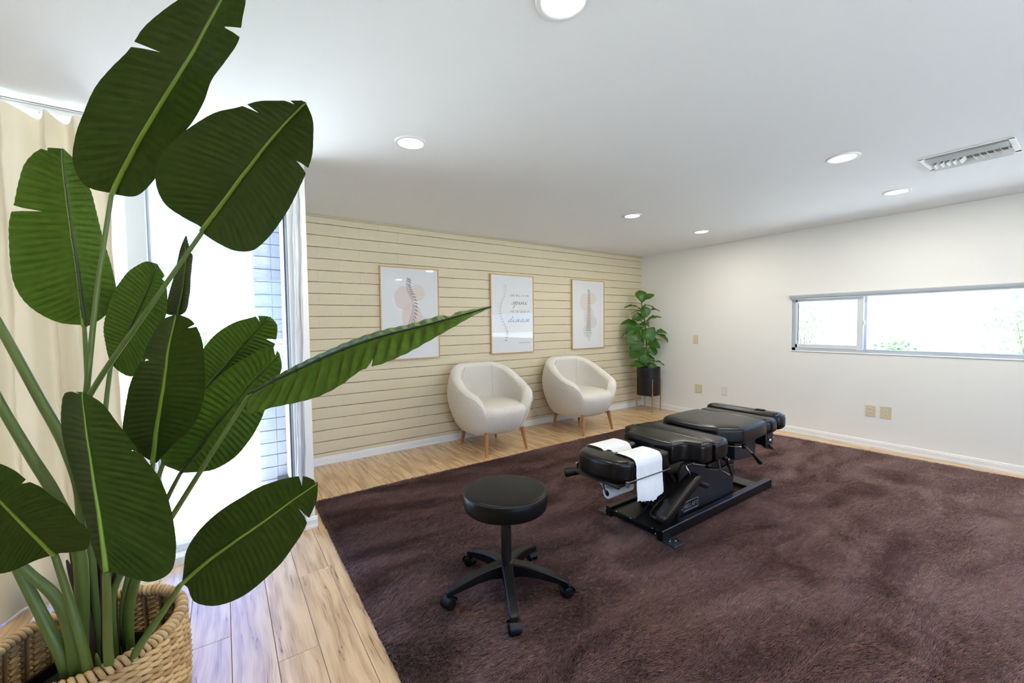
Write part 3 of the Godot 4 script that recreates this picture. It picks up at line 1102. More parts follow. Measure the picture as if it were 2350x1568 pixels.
	cushion(o, "thigh_cushion", round_rect(0.545, 0.705, -0.30, 0.295, 0.055), 0.475, 0.588, 0.036, 0.004)
	cushion(o, "foot_cushion", round_rect(0.72, 0.865, -0.335, 0.295, 0.06), 0.475, 0.608, 0.045, 0.0)
	var strap := Geo.new()
	for k in 4:
		var line := PackedVector3Array()
		for i in 13:
			var a := PI * (i / 12.0)
			line.append(Vector3(0.792 - cos(a) * 0.074, 0.54 + sin(a) * 0.073 , 0.09 + k * 0.014 - 0.02 * cos(a)))
		strap.tube(line, 0.0055, 6)
	part(o, "strap", strap, M.leather, 60.0)
	# control box and pedal at the foot end
	var box := boxed(o, "control_box", Vector3(0.63, 0.425, 0.215), Vector3(0.11, 0.10, 0.09), M.black_steel, 0.008)
	var face := Geo.new()
	face.box(Vector3(0.63, 0.43, 0.262), Vector3(0.09, 0.075, 0.004), 0.002)
	part(box, "dial_plate", face, M.black_plastic, 30.0)
	for d in [[0.605, 0.42, 0.017], [0.65, 0.435, 0.010], [0.645, 0.405, 0.008]]:
		var k := Geo.new()
		k.xf = Transform3D(Basis(Vector3.RIGHT, PI / 2.0), Vector3(d[0], d[1], 0.264))
		k.lathe([Vector2(0.0, 0.0), Vector2(d[2], 0.0), Vector2(d[2], 0.008), Vector2(d[2] * 0.7, 0.014), Vector2(0.0, 0.016)], 16)
		part(box, "knob", k, M.chrome, 40.0)
	var pedal := Geo.new()
	pedal.xf = Transform3D(Basis(Vector3.BACK, -0.6), Vector3(0.685, 0.345, 0.215))
	pedal.box(Vector3(0, 0, -0.022), Vector3(0.085, 0.008, 0.038), 0.003)
	pedal.box(Vector3(0, 0, 0.022), Vector3(0.085, 0.008, 0.038), 0.003)
	part(o, "pedal", pedal, M.zinc_steel, 30.0)
	# levers and cranks on the near side
	crank(o, PackedVector3Array([Vector3(-0.30, 0.415, 0.20), Vector3(-0.46, 0.43, 0.225), Vector3(-0.455, 0.40, 0.24), Vector3(-0.43, 0.355, 0.25)]), M.chrome)
	knob(o, Vector3(-0.36, 0.415, 0.21), Vector3(-0.25, 0.395, 0.255), 0.021)
	crank(o, PackedVector3Array([Vector3(-0.05, 0.38, 0.20), Vector3(-0.135, 0.425, 0.26), Vector3(-0.105, 0.335, 0.262), Vector3(0.01, 0.275, 0.265)]), M.chrome)
	knob(o, Vector3(-0.06, 0.42, 0.16), Vector3(0.02, 0.385, 0.225), 0.020)
	var lever := Geo.new()
	lever.tube(PackedVector3Array([Vector3(0.04, 0.39, 0.22), Vector3(0.065, 0.33, 0.226), Vector3(0.105, 0.245, 0.235)]), [0.010, 0.009, 0.006], 8)
	part(o, "lever", lever, M.black_plastic, 50.0)
	var hub := Geo.new()
	hub.xf = Transform3D(Basis(Vector3.RIGHT, PI / 2.0), Vector3(0.06, 0.365, 0.215))
	hub.lathe([Vector2(0.0, 0.0), Vector2(0.012, 0.0), Vector2(0.012, 0.02), Vector2(0.0, 0.024)], 12)
	part(o, "pivot", hub, M.chrome, 40.0)
	crank(o, PackedVector3Array([Vector3(0.12, 0.44, 0.16), Vector3(0.19, 0.44, 0.25), Vector3(0.22, 0.435, 0.275), Vector3(0.295, 0.375, 0.29)]), M.chrome)
	knob(o, Vector3(0.17, 0.44, 0.22), Vector3(0.205, 0.445, 0.268), 0.019)
	var grip := Geo.new()
	grip.tube(smooth_line(PackedVector3Array([Vector3(0.285, 0.382, 0.288), Vector3(0.32, 0.352, 0.292), Vector3(0.375, 0.305, 0.298), Vector3(0.395, 0.290, 0.30)]), 4), [0.009, 0.010, 0.010, 0.011, 0.012, 0.013, 0.014, 0.016, 0.017, 0.017, 0.016, 0.013, 0.006], 12)
	part(o, "hand_grip", grip, M.black_plastic, 60.0)
	# padded arm rest folded down along the near side
	var arm := Geo.new()
	var dir := Vector3(0.37, 0.155, 0.0).normalized()
	arm.xf = Transform3D(Basis(dir, Vector3.BACK.cross(dir), Vector3.BACK), Vector3(-0.60, 0.275, 0.262))
	var ao := smooth_outline([Vector2(-0.23, -0.045), Vector2(-0.245, 0.0), Vector2(-0.23, 0.045), Vector2(-0.17, 0.062), Vector2(0.0, 0.055), Vector2(0.17, 0.047), Vector2(0.215, 0.035), Vector2(0.225, 0.0), Vector2(0.215, -0.035), Vector2(0.17, -0.047), Vector2(0.0, -0.055), Vector2(-0.17, -0.062)], 4)
	arm.pad(ao, -0.035, 0.035, 0.028, 0.006, 5)
	part(o, "arm_rest", arm, M.leather, 180.0)
	var stub := Geo.new()
	stub.tube(PackedVector3Array([Vector3(-0.42, 0.325, 0.25), Vector3(-0.34, 0.295, 0.262), Vector3(-0.295, 0.275, 0.272), Vector3(-0.285, 0.27, 0.275)]), [0.018, 0.019, 0.019, 0.008], 12)
	part(o, "arm_peg", stub, M.black_plastic, 50.0)
	var rocker := Geo.new()
	rocker.xf = Transform3D(Basis(Vector3.BACK, -0.9), Vector3(-0.50, 0.345, 0.150))
	rocker.box(Vector3.ZERO, Vector3(0.12, 0.03, 0.02), 0.003)
	part(o, "rocker_bar", rocker, M.black_plastic, 30.0)
	# nameplate: raised border and letters
	var np := boxed(o, "nameplate", Vector3(-0.30, 0.112, 0.1635), Vector3(0.178, 0.066, 0.003), M.plate_black, 0.001)
	var bd := Geo.new()
	for q in [[0.0, 0.031, 0.178, 0.004], [0.0, -0.031, 0.178, 0.004], [-0.087, 0.0, 0.004, 0.066], [0.087, 0.0, 0.004, 0.066]]:
		bd.box(Vector3(-0.30 + q[0], 0.112 + q[1], 0.1655), Vector3(q[2], q[3], 0.002), 0.0006)
	part(np, "border", bd, M.plate_print, 30.0)
	lettering(np, "HILL AFT", Vector3(-0.30, 0.112, 0.1652), 0.027, M.plate_print)
	for row in [[9, -0.37, 0.0175, 0.0875, 0.012, 0.004], [4, -0.372, 0.013, 0.136, 0.009, 0.003]]:
		var fine := Geo.new()
		for k in row[0]:
			fine.box(Vector3(row[1] + k * row[2], row[3], 0.1655), Vector3(row[4], row[5], 0.001), 0.0003)
		part(np, "fine_print", fine, M.plate_print, 30.0)
	# warning sticker on the front cover
	var sk := boxed(o, "warning_sticker", Vector3(-0.4525, 0.285, 0.015), Vector3(0.002, 0.085, 0.11), M.sticker_blue, 0.0005)
	var ink := Geo.new()
	for k in 3:
		var z := -0.022 + k * 0.036
		ink.tri(ink.add(Vector3(-0.454, 0.262, z - 0.012)), ink.add(Vector3(-0.454, 0.282, z)), ink.add(Vector3(-0.454, 0.262, z + 0.012)))
	for k in 3:
		ink.box(Vector3(-0.454, 0.295 + k * 0.008, 0.015), Vector3(0.001, 0.002, 0.09), 0.0002)
	for k in 10:
		ink.box(Vector3(-0.454, 0.321, -0.005 + k * 0.005), Vector3(0.001, 0.010, 0.0015 + 0.001 * (k % 3)), 0.0002)
	part(sk, "print", ink, M.sticker_ink, 30.0)
	# power cord from the housing to the base plate
	var cord := Geo.new()
	cord.tube(smooth_line(PackedVector3Array([Vector3(-0.45, 0.16, -0.03), Vector3(-0.50, 0.10, -0.025), Vector3(-0.56, 0.06, -0.03), Vector3(-0.66, 0.058, 0.0), Vector3(-0.70, 0.03, 0.01)]), 6), 0.004, 8)
	part(o, "cord", cord, M.rubber, 60.0)
	face_paper(at)

func crank(o: Node3D, p: PackedVector3Array, material: Material) -> void:
	var g := Geo.new()
	var line := PackedVector3Array()
	for i in p.size():
		if i == 0 or i == p.size() - 1:
			line.append(p[i])
			continue
		var a := (p[i - 1] - p[i]).normalized() * 0.012
		var b := (p[i + 1] - p[i]).normalized() * 0.012
		line.append(p[i] + a)
		line.append(p[i] + (a + b) * 0.3)
		line.append(p[i] + b)
	g.tube(line, 0.0055, 10)
	part(o, "crank", g, material, 60.0)

func knob(o: Node3D, from: Vector3, to: Vector3, r: float) -> void:
	var g := Geo.new()
	g.tube(PackedVector3Array([from, to]), 0.005, 8)
	var rod := part(o, "rod", g, M.chrome, 60.0)
	var k := Geo.new()
	var d := (to - from).normalized()
	var line := PackedVector3Array()
	var rad := []
	for q in [[-0.016, 0.35], [-0.013, 0.8], [-0.006, 1.0], [0.004, 1.0], [0.012, 0.9], [0.016, 0.4]]:
		line.append(to + d * q[0])
		rad.append(r * q[1])
	k.tube(line, rad, 14)
	part(rod, "knob", k, M.black_plastic, 50.0)

func lettering(parent: Node3D, text: String, at: Vector3, height: float, material: Material) -> void:
	var t := TextMesh.new()
	var f := SystemFont.new()
	f.font_names = PackedStringArray(["Droid Sans"])
	f.font_weight = 700
	t.font = f
	t.text = text
	t.font_size = 32
	t.pixel_size = height / 24.0
	t.depth = 0.0015
	t.curve_step = 2.0
	var o := put(parent, "lettering", t, material)
	o.position = at

func head_rest(o: Node3D) -> void:
	var f := Geo.new()
	f.box(Vector3(-0.79, 0.405, 0), Vector3(0.50, 0.022, 0.33), 0.004)
	f.box(Vector3(-1.04, 0.405, 0), Vector3(0.018, 0.014, 0.36), 0.003)
	part(o, "head_frame", f, M.black_steel, 30.0)
	var outline := smooth_outline([Vector2(-1.045, -0.125), Vector2(-1.065, 0.000), Vector2(-1.045, 0.125), Vector2(-1.0, 0.181), Vector2(-0.93, 0.203), Vector2(-0.75, 0.200), Vector2(-0.60, 0.196), Vector2(-0.585, 0.163), Vector2(-0.585, 0.075), Vector2(-0.61, 0.040), Vector2(-0.72, 0.037), Vector2(-0.82, 0.037), Vector2(-0.86, 0.022), Vector2(-0.87, 0.000), Vector2(-0.86, -0.022), Vector2(-0.82, -0.037), Vector2(-0.72, -0.037), Vector2(-0.61, -0.040), Vector2(-0.585, -0.075), Vector2(-0.585, -0.163), Vector2(-0.60, -0.196), Vector2(-0.75, -0.200), Vector2(-0.93, -0.203), Vector2(-1.0, -0.181)], 4)
	var g := Geo.new()
	g.pad(outline, 0.415, 0.545, 0.028, 0.004, 5)
	var c := part(o, "face_cushion", g, M.leather, 180.0)
	for side in [-1.0, 1.0]:
		var s := Geo.new()
		s.tube(smooth_line(PackedVector3Array([Vector3(-0.885, 0.546, side * 0.02), Vector3(-0.91, 0.549, side * 0.11), Vector3(-0.94, 0.535, side * 0.190), Vector3(-0.955, 0.49, side * 0.202), Vector3(-0.96, 0.43, side * 0.20)]), 5), 0.0025, 5)
		part(c, "seam", s, M.leather_seam, 60.0)
	# chrome paper holders along both sides of the head rest
	for side in [-1.0, 1.0]:
		var b := Geo.new()
		b.box(Vector3(-0.80, 0.437, side * 0.213), Vector3(0.40, 0.008, 0.003), 0.001)
		b.box(Vector3(-1.0, 0.425, side * 0.207), Vector3(0.02, 0.035, 0.016), 0.002)
		part(o, "paper_bar", b, M.brushed_steel, 30.0)
	var k := Geo.new()
	k.tube(smooth_line(PackedVector3Array([Vector3(-1.0, 0.40, -0.16), Vector3(-1.02, 0.385, -0.215), Vector3(-1.05, 0.375, -0.25), Vector3(-1.06, 0.372, -0.26)]), 4), [0.018, 0.02, 0.022, 0.024, 0.026, 0.027, 0.028, 0.029, 0.030, 0.030, 0.028, 0.022, 0.008], 12)
	part(o, "head_lever_grip", k, M.black_plastic, 60.0)

func face_paper(at: Vector3) -> void:
	var o := thing("paper_roll", "white paper roll threaded over the face cushion, torn end hanging down", "paper roll", at)
	# the sheet: over the far arm, down into the slot, over the near arm and down behind the chrome bar to a torn edge
	var path := PackedVector3Array([Vector3(0, 0.3, -0.045), Vector3(0, 0.36, -0.12), Vector3(0, 0.42, -0.207), Vector3(0, 0.47, -0.2085), Vector3(0, 0.517, -0.2075), Vector3(0, 0.549, -0.191), Vector3(0, 0.5575, -0.155), Vector3(0, 0.559, -0.1), Vector3(0, 0.556, -0.06), Vector3(0, 0.54, -0.036), Vector3(0, 0.5, -0.012), Vector3(0, 0.495, 0), Vector3(0, 0.5, 0.012), Vector3(0, 0.54, 0.036), Vector3(0, 0.556, 0.06), Vector3(0, 0.559, 0.1), Vector3(0, 0.5575, 0.155), Vector3(0, 0.549, 0.191), Vector3(0, 0.517, 0.2075), Vector3(0, 0.47, 0.2085), Vector3(0, 0.437, 0.2085), Vector3(0, 0.4, 0.21), Vector3(0, 0.34, 0.214), Vector3(0, 0.285, 0.212)])
	var line := smooth_line(path, 4)
	var n := noise(FastNoiseLite.TYPE_SIMPLEX_SMOOTH, 1.0, 3, 61)
	var g := Geo.new()
	var rows := []
	for i in line.size():
		var s := float(i) / (line.size() - 1)
		var row := []
		for k in 29:
			var u := k / 28.0
			var wrinkle := clampf((s - 0.72) * 4.0, 0.0, 1.0) * (1.0 - clampf((s - 0.99) * 50.0, 0.0, 1.0))
			var p := line[i] + Vector3(-0.925 + u * 0.245 + 0.012 * clampf((s - 0.88) * 8.0, 0.0, 1.0) * (u - 0.3), 0, 0)
			p.z += wrinkle * 0.006 * (n.get_noise_2d(u * 7.0 + s * 3.0, s * 6.0) + 0.3)
			if s > 0.9:
				p.z += sin(u * PI) * (s - 0.9) * 0.12
			if i >= line.size() - 3:
				p.y += n.get_noise_2d(u * 16.0, 3.0) * 0.012 * (i - line.size() + 4) / 3.0 + absf(u - 0.55) * 0.05 * (i - line.size() + 4) / 3.0
			row.append(g.add(p))
		rows.append(row)
	for i in rows.size() - 1:
		for k in 28:
			g.quad(rows[i][k], rows[i][k + 1], rows[i + 1][k + 1], rows[i + 1][k])
	part(o, "sheet", g, M.paper, 180.0)
	var r := Geo.new()
	r.xf = Transform3D(Basis(Vector3.BACK, -PI / 2.0), Vector3(-0.91, 0.275, -0.03))
	r.lathe([Vector2(0.018, 0.0), Vector2(0.034, 0.0), Vector2(0.034, 0.22), Vector2(0.018, 0.22), Vector2(0.018, 0.0)], 28)
	part(o, "roll", r, M.paper, 50.0)
	var core := Geo.new()
	core.xf = r.xf
	core.lathe([Vector2(0.0155, -0.001), Vector2(0.0185, -0.001), Vector2(0.0185, 0.221), Vector2(0.0155, 0.221), Vector2(0.0155, -0.001)], 20)
	part(o, "core", core, M.plate_print, 50.0)
	var h := Geo.new()
	for x in [-0.918, -0.682]:
		h = Geo.new()
		h.tube(PackedVector3Array([Vector3(x, 0.275, -0.03), Vector3(x - 0.008, 0.325, -0.045), Vector3(x - 0.004, 0.365, -0.03), Vector3(x, 0.395, 0.0)]), 0.0045, 6)
		part(o, "hanger", h, M.black_steel, 50.0)

# ---------------------------------------------------------------- stool

func stool() -> void:
	var o := thing("rolling_stool", "round black vinyl stool on a five-armed caster base", "stool", Vector3(-4.528, 0.014, 2.68))
	var g := Geo.new()
	g.lathe([Vector2(0.0, 0.430), Vector2(0.185, 0.430), Vector2(0.199, 0.434), Vector2(0.206, 0.442), Vector2(0.211, 0.47), Vector2(0.212, 0.495), Vector2(0.210, 0.512), Vector2(0.203, 0.521), Vector2(0.190, 0.525), Vector2(0.12, 0.528), Vector2(0.0, 0.529)], 64)
	var seat := part(o, "seat", g, M.stool_vinyl, 60.0)
	var s := Geo.new()
	var ring := PackedVector3Array()
	for i in 65:
		var a := TAU * i / 64.0
		ring.append(Vector3(cos(a) * 0.2075, 0.515, sin(a) * 0.2075))
	s.tube(ring, 0.0028, 6)
	part(seat, "piping", s, M.leather_seam, 180.0)
	boxed(o, "seat_plate", Vector3(0, 0.424, 0), Vector3(0.17, 0.012, 0.14), M.black_steel)
	var c := Geo.new()
	c.lathe([Vector2(0.0, 0.40), Vector2(0.014, 0.40), Vector2(0.014, 0.425), Vector2(0.0, 0.425)], 20)
	part(o, "gas_rod", c, M.chrome, 50.0)
	var k := Geo.new()
	k.lathe([Vector2(0.0, 0.15), Vector2(0.026, 0.15), Vector2(0.026, 0.415), Vector2(0.022, 0.418), Vector2(0.0, 0.418)], 28)
	part(o, "column", k, M.black_steel, 50.0)
	var hub := Geo.new()
	hub.lathe([Vector2(0.0, 0.085), Vector2(0.040, 0.085), Vector2(0.050, 0.10), Vector2(0.048, 0.145), Vector2(0.034, 0.160), Vector2(0.0, 0.160)], 30)
	part(o, "hub", hub, M.black_plastic, 50.0)
	for i in 5:
		var a := deg_to_rad(46.0 + 72.0 * i)
		var d := Vector3(cos(a), 0, sin(a))
		var side := Vector3(-sin(a), 0, cos(a))
		var leg := Geo.new()
		var rows := []
		for q in [[0.035, 0.155, 0.085, 0.030], [0.09, 0.150, 0.095, 0.026], [0.16, 0.137, 0.090, 0.024], [0.23, 0.117, 0.078, 0.022], [0.285, 0.098, 0.068, 0.021], [0.306, 0.090, 0.062, 0.021], [0.314, 0.083, 0.062, 0.017]]:
			var r := []
			for e in [[-1.0, 0], [-0.78, 1], [0.78, 1], [1.0, 0], [0.9, 2], [-0.9, 2]]:
				var y: float = q[1] if e[1] == 1 else (q[1] - 0.006 if e[1] == 0 else q[2])
				r.append(leg.add(d * q[0] + side * e[0] * q[3] + Vector3.UP * y))
			rows.append(r)
		leg.rings(rows)
		leg.turn_out(0)
		part(o, "leg", leg, M.black_plastic, 35.0)
		var roll: float = [0.6, 0.15, 0.5, 0.2, 1.0][i]
		var ca := Node3D.new()
		ca.name = "caster"
		o.add_child(ca, true)
		ca.position = d * 0.296
		ca.rotation.y = -a + roll
		var st := Geo.new()
		st.tube(PackedVector3Array([Vector3(0, 0.045, 0), Vector3(0, 0.075, 0)]), 0.010, 10)
		part(ca, "stem", st, M.black_steel, 50.0)
		for e in [-1.0, 1.0]:
			var w := Geo.new()
			w.xf = Transform3D(Basis(Vector3.RIGHT, PI / 2.0), Vector3(0.008, 0.029, e * 0.015))
			w.lathe([Vector2(0.0, -0.011), Vector2(0.022, -0.011), Vector2(0.028, -0.007), Vector2(0.029, 0.0), Vector2(0.028, 0.007), Vector2(0.022, 0.011), Vector2(0.0, 0.011)], 24)
			part(ca, "wheel", w, M.black_plastic, 40.0)
		var hood := Geo.new()
		var hr := []
		for e in [-0.026, 0.026]:
			var r := []
			for q in 9:
				var b := PI * (-0.05 + 1.0 * q / 8.0)
				r.append(hood.add(Vector3(0.008 + cos(b) * 0.034, 0.031 + sin(b) * 0.034, e)))
			for q in 9:
				var b := PI * (-0.05 + 1.0 * (8 - q) / 8.0)
				r.append(hood.add(Vector3(0.008 + cos(b) * 0.0305, 0.031 + sin(b) * 0.0305, e)))
			hr.append(r)
		hood.rings(hr, true, false, false)
		part(ca, "hood", hood, M.black_plastic, 40.0)

# ---------------------------------------------------------------- armchairs

func oval(a: float, rx: float, rz: float, p := 2.7) -> Vector3:     # a = 0 at the back, turning to the right
	var s := sin(a)
	var c := cos(a)
	var k := pow(pow(absf(s), p) + pow(absf(c), p), -1.0 / p)
	return Vector3(s * k * rx, 0, -c * k * rz)

func shell_radius(y: float) -> float:
	var u := clampf((y - 0.20) / 0.72, 0.0, 1.0)
	return 0.305 + 0.125 * sin(PI * clampf(0.05 + u * 0.83, 0.0, 1.0)) + 0.02 * u

func shell_top(q: float) -> float:
	var h := lerpf(0.92, 0.63, smoothstep(0.22, 0.98, q))
	if q > 0.84:
		h = 0.235 + (h - 0.235) * sqrt(maxf(0.0, 1.0 - pow((q - 0.84) / 0.16, 2.6)))
	return h

func make_armchair(label: String, at: Vector3) -> Node3D:
	var o := thing("armchair", label, "armchair", at, "cream barrel armchairs by the block wall")
	var a1 := deg_to_rad(146.0)
	var g := Geo.new()
	var rr := []
	var ridge := PackedVector3Array()
	var steps := 72
	for i in steps + 1:
		var t := -1.0 + 2.0 * i / steps
		var a := a1 * sin(t * PI / 2.0) * 0.35 + a1 * t * 0.65
		var q := absf(a) / a1
		var top := shell_top(q)
		var th := 0.118 - 0.012 * q
		var low := 0.205
		var ring := []
		for k in 9:
			var y := lerpf(low, maxf(top - th * 0.5, low + 0.01), k / 8.0)
			var r := shell_radius(y) - (0.02 if k == 0 else 0.0)
			ring.append(g.add(oval(a, r, r) + Vector3.UP * y))
		var cy := maxf(top - th * 0.5, low + 0.01)
		var rc := shell_radius(cy) - th * 0.5
		for k in range(1, 7):
			var b := PI * k / 7.0
			var r := rc + cos(b) * th * 0.5
			ring.append(g.add(oval(a, r, r) + Vector3.UP * (cy + sin(b) * (top - cy))))
		for k in 5:
			var y := lerpf(cy, minf(0.36, cy), k / 4.0)
			var r := shell_radius(y) - th
			ring.append(g.add(oval(a, r, r) + Vector3.UP * y))
		rr.append(ring)
		ridge.append(oval(a, shell_radius(cy) - 0.004, shell_radius(cy) - 0.004) + Vector3.UP * (cy + 0.012))
	g.rings(rr, false, false, false)
	g.turn_out(0)
	var shell := part(o, "shell", g, M.boucle, 180.0)
	var s := Geo.new()
	s.tube(ridge, 0.0045, 6)
	part(shell, "piping", s, M.boucle_seam, 180.0)
	for e in [-1.0, 1.0]:
		var sm := Geo.new()
		var line := PackedVector3Array()
		for k in 12:
			var y := lerpf(0.885, 0.50, k / 11.0)
			var r := shell_radius(y) - 0.118 - 0.001
			line.append(oval(e * deg_to_rad(38.0), r, r) + Vector3.UP * y)
		sm.tube(line, 0.0035, 5)
		part(shell, "seam", sm, M.boucle_seam, 180.0)
	var seat := Geo.new()
	var sr := []
	for q in [[0.0, 0.205], [0.20, 0.203], [0.285, 0.207], [0.325, 0.235], [0.365, 0.31], [0.388, 0.39], [0.388, 0.44], [0.372, 0.475], [0.335, 0.497], [0.25, 0.510], [0.12, 0.516], [0.0, 0.517]]:
		var ring := []
		for k in 48:
			ring.append(seat.add(oval(TAU * k / 48.0, q[0], q[0] * 1.04, 2.4) + Vector3.UP * q[1]))
		sr.append(ring)
	seat.rings(sr)
	seat.turn_out(0)
	part(o, "seat", seat, M.boucle, 180.0)
	for e in [[-0.225, 0.30, -0.262, 0.345], [0.225, 0.30, 0.262, 0.335], [-0.20, -0.20, -0.235, -0.245], [0.20, -0.20, 0.235, -0.245]]:
		var leg := Geo.new()
		leg.tube(PackedVector3Array([Vector3(e[2], 0.0, e[3]), Vector3((e[0] + e[2]) / 2.0, 0.12, (e[1] + e[3]) / 2.0), Vector3(e[0], 0.24, e[1])]), [0.014, 0.020, 0.025], 16)
		part(o, "leg", leg, M.chair_leg, 50.0)
	return o

func armchairs() -> void:
	make_armchair("cream boucle barrel armchair on wooden legs below the quote print", Vector3(-3.235, 0, 0.45))
	make_armchair("cream boucle barrel armchair on wooden legs nearer the fig plant", Vector3(-1.862, 0, 0.455))

# ---------------------------------------------------------------- prints on the block wall

const PW := 480
const PH := 720

func dab(im: Image, x: float, y: float, r: float, c: Color, share := 1.0, soft := 1.0) -> void:     # a round spot of print, position and size in pixels
	for py in range(maxi(0, int(y - r - 2)), mini(im.get_height(), int(y + r + 3))):
		for px in range(maxi(0, int(x - r - 2)), mini(im.get_width(), int(x + r + 3))):
			var k := clampf((r - Vector2(px + 0.5 - x, py + 0.5 - y).length()) / soft + 0.5, 0.0, 1.0) * share
			if k > 0.0:
				im.set_pixel(px, py, im.get_pixel(px, py).lerp(c, k))

func blot(im: Image, x: float, y: float, rx: float, ry: float, c: Color, share: float, s: int) -> void:      # a wash of colour with an uneven rim, in shares of the sheet
	var n := noise(FastNoiseLite.TYPE_SIMPLEX_SMOOTH, 1.0, 2, s)
	for py in range(maxi(0, int((y - ry * 1.2) * PH)), mini(PH, int((y + ry * 1.2) * PH))):
		for px in range(maxi(0, int((x - rx * 1.2) * PW)), mini(PW, int((x + rx * 1.2) * PW))):
			var d := Vector2((float(px) / PW - x) / rx, (float(py) / PH - y) / ry)
			var edge := 1.0 + 0.12 * n.get_noise_2d(d.angle() * 0.7, 1.0)
			var k := clampf((edge - d.length()) * rx * PW + 0.5, 0.0, 1.0) * share
			if k > 0.0:
				im.set_pixel(px, py, im.get_pixel(px, py).lerp(c, k))

func ink(im: Image, p: Array, width: float, c: Color, share := 1.0) -> void:      # a pen line through points in pixels
	for i in p.size() - 1:
		var a: Vector2 = p[i]
		var b: Vector2 = p[i + 1]
		var n := maxi(1, int(a.distance_to(b) / maxf(0.5, width * 0.5)))
		for k in n + 1:
			var q := a.lerp(b, float(k) / n)
			dab(im, q.x, q.y, width / 2.0, c, share)

func soft_curve(p: Array) -> Array:
	var out := []
	for i in p.size() - 1:
		for k in 6:
			out.append((p[i] as Vector2).cubic_interpolate(p[i + 1], p[maxi(i - 1, 0)], p[mini(i + 2, p.size() - 1)], k / 6.0))
	out.append(p[p.size() - 1])
	return out

const SCRIPT := {
	"s": [0.62, [[0, 0.1], [0.3, 0.7], [0.48, 1.12], [0.42, 0.8], [0.52, 0.35], [0.36, 0.0], [0.1, 0.06]]],
	"p": [0.82, [[0.02, 0.3], [0.28, 1.0], [0.2, 0.2], [0.05, -0.9], [-0.08, -1.2], [0.02, -0.9], [0.24, 0.3], [0.48, 0.95], [0.66, 0.8], [0.6, 0.25], [0.4, 0.02], [0.3, 0.15]]],
	"i": [0.48, [[0, 0.15], [0.22, 0.95], [0.18, 0.3], [0.3, 0.0], [0.48, 0.25]], [[0.33, 1.42], [0.35, 1.46]]],
	"n": [0.84, [[0, 0.2], [0.18, 0.95], [0.12, 0.0], [0.2, 0.4], [0.44, 0.97], [0.55, 0.8], [0.5, 0.2], [0.62, 0.0], [0.82, 0.25]]],
	"e": [0.62, [[0, 0.25], [0.3, 0.55], [0.4, 0.88], [0.24, 0.97], [0.1, 0.5], [0.2, 0.06], [0.4, 0.02], [0.62, 0.28]]],
	"d": [0.82, [[0.5, 0.85], [0.3, 0.97], [0.08, 0.6], [0.08, 0.15], [0.22, 0.0], [0.42, 0.35], [0.72, 2.1]], [[0.72, 2.1], [0.52, 0.7], [0.52, 0.1], [0.64, 0.0], [0.82, 0.25]]],
	"a": [0.76, [[0.5, 0.88], [0.28, 0.97], [0.08, 0.6], [0.08, 0.15], [0.22, 0.0], [0.42, 0.4], [0.54, 0.95]], [[0.54, 0.95], [0.48, 0.3], [0.58, 0.0], [0.76, 0.25]]]}
const CAPS := {
	"L": [[[0, 1], [0, 0], [0.55, 0]]], "O": [[[0.4, 1], [0.1, 0.8], [0.02, 0.5], [0.1, 0.2], [0.4, 0], [0.7, 0.2], [0.78, 0.5], [0.7, 0.8], [0.4, 1]]], "K": [[[0, 1], [0, 0]], [[0.6, 1], [0.02, 0.4]], [[0.22, 0.58], [0.64, 0]]],
	"W": [[[0, 1], [0.25, 0], [0.5, 0.9], [0.75, 0], [1, 1]]], "E": [[[0.55, 1], [0, 1], [0, 0], [0.55, 0]], [[0, 0.52], [0.48, 0.52]]], "T": [[[0, 1], [0.7, 1]], [[0.35, 1], [0.35, 0]]], "H": [[[0, 1], [0, 0]], [[0.65, 1], [0.65, 0]], [[0, 0.52], [0.65, 0.52]]],
	"F": [[[0.55, 1], [0, 1], [0, 0]], [[0, 0.52], [0.48, 0.52]]], "R": [[[0, 0], [0, 1], [0.4, 1], [0.56, 0.85], [0.56, 0.65], [0.4, 0.5], [0, 0.5]], [[0.32, 0.5], [0.6, 0]]], "C": [[[0.7, 0.82], [0.4, 1], [0.1, 0.8], [0.02, 0.5], [0.1, 0.2], [0.4, 0], [0.7, 0.18]]],
	"A": [[[0, 0], [0.35, 1], [0.7, 0]], [[0.13, 0.36], [0.57, 0.36]]], "U": [[[0, 1], [0, 0.3], [0.15, 0.05], [0.35, 0], [0.55, 0.05], [0.68, 0.3], [0.68, 1]]], "S": [[[0.55, 0.85], [0.3, 1], [0.05, 0.82], [0.1, 0.6], [0.5, 0.42], [0.56, 0.18], [0.3, 0], [0, 0.15]]],
	"I": [[[0.1, 1], [0.1, 0]]], "P": [[[0, 0], [0, 1], [0.4, 1], [0.56, 0.85], [0.56, 0.62], [0.4, 0.48], [0, 0.48]]]}

func write_caps(im: Image, text: String, x: float, y: float, wide: float, high: float, width: float, c: Color) -> void:
	var total := 0.0
	for ch in text:
		total += 0.55 if ch == " " else (0.42 if ch == "I" else (1.25 if ch == "W" else 0.98))
	var k := wide / total
	var at := x
	for ch in text:
		if CAPS.has(ch):
			for line in CAPS[ch]:
				var p := []
				for q in line:
					p.append(Vector2(at + q[0] * k * 0.85, y - q[1] * high))
				ink(im, p, width, c, 0.8)
		at += k * (0.55 if ch == " " else (0.42 if ch == "I" else (1.25 if ch == "W" else 0.98)))

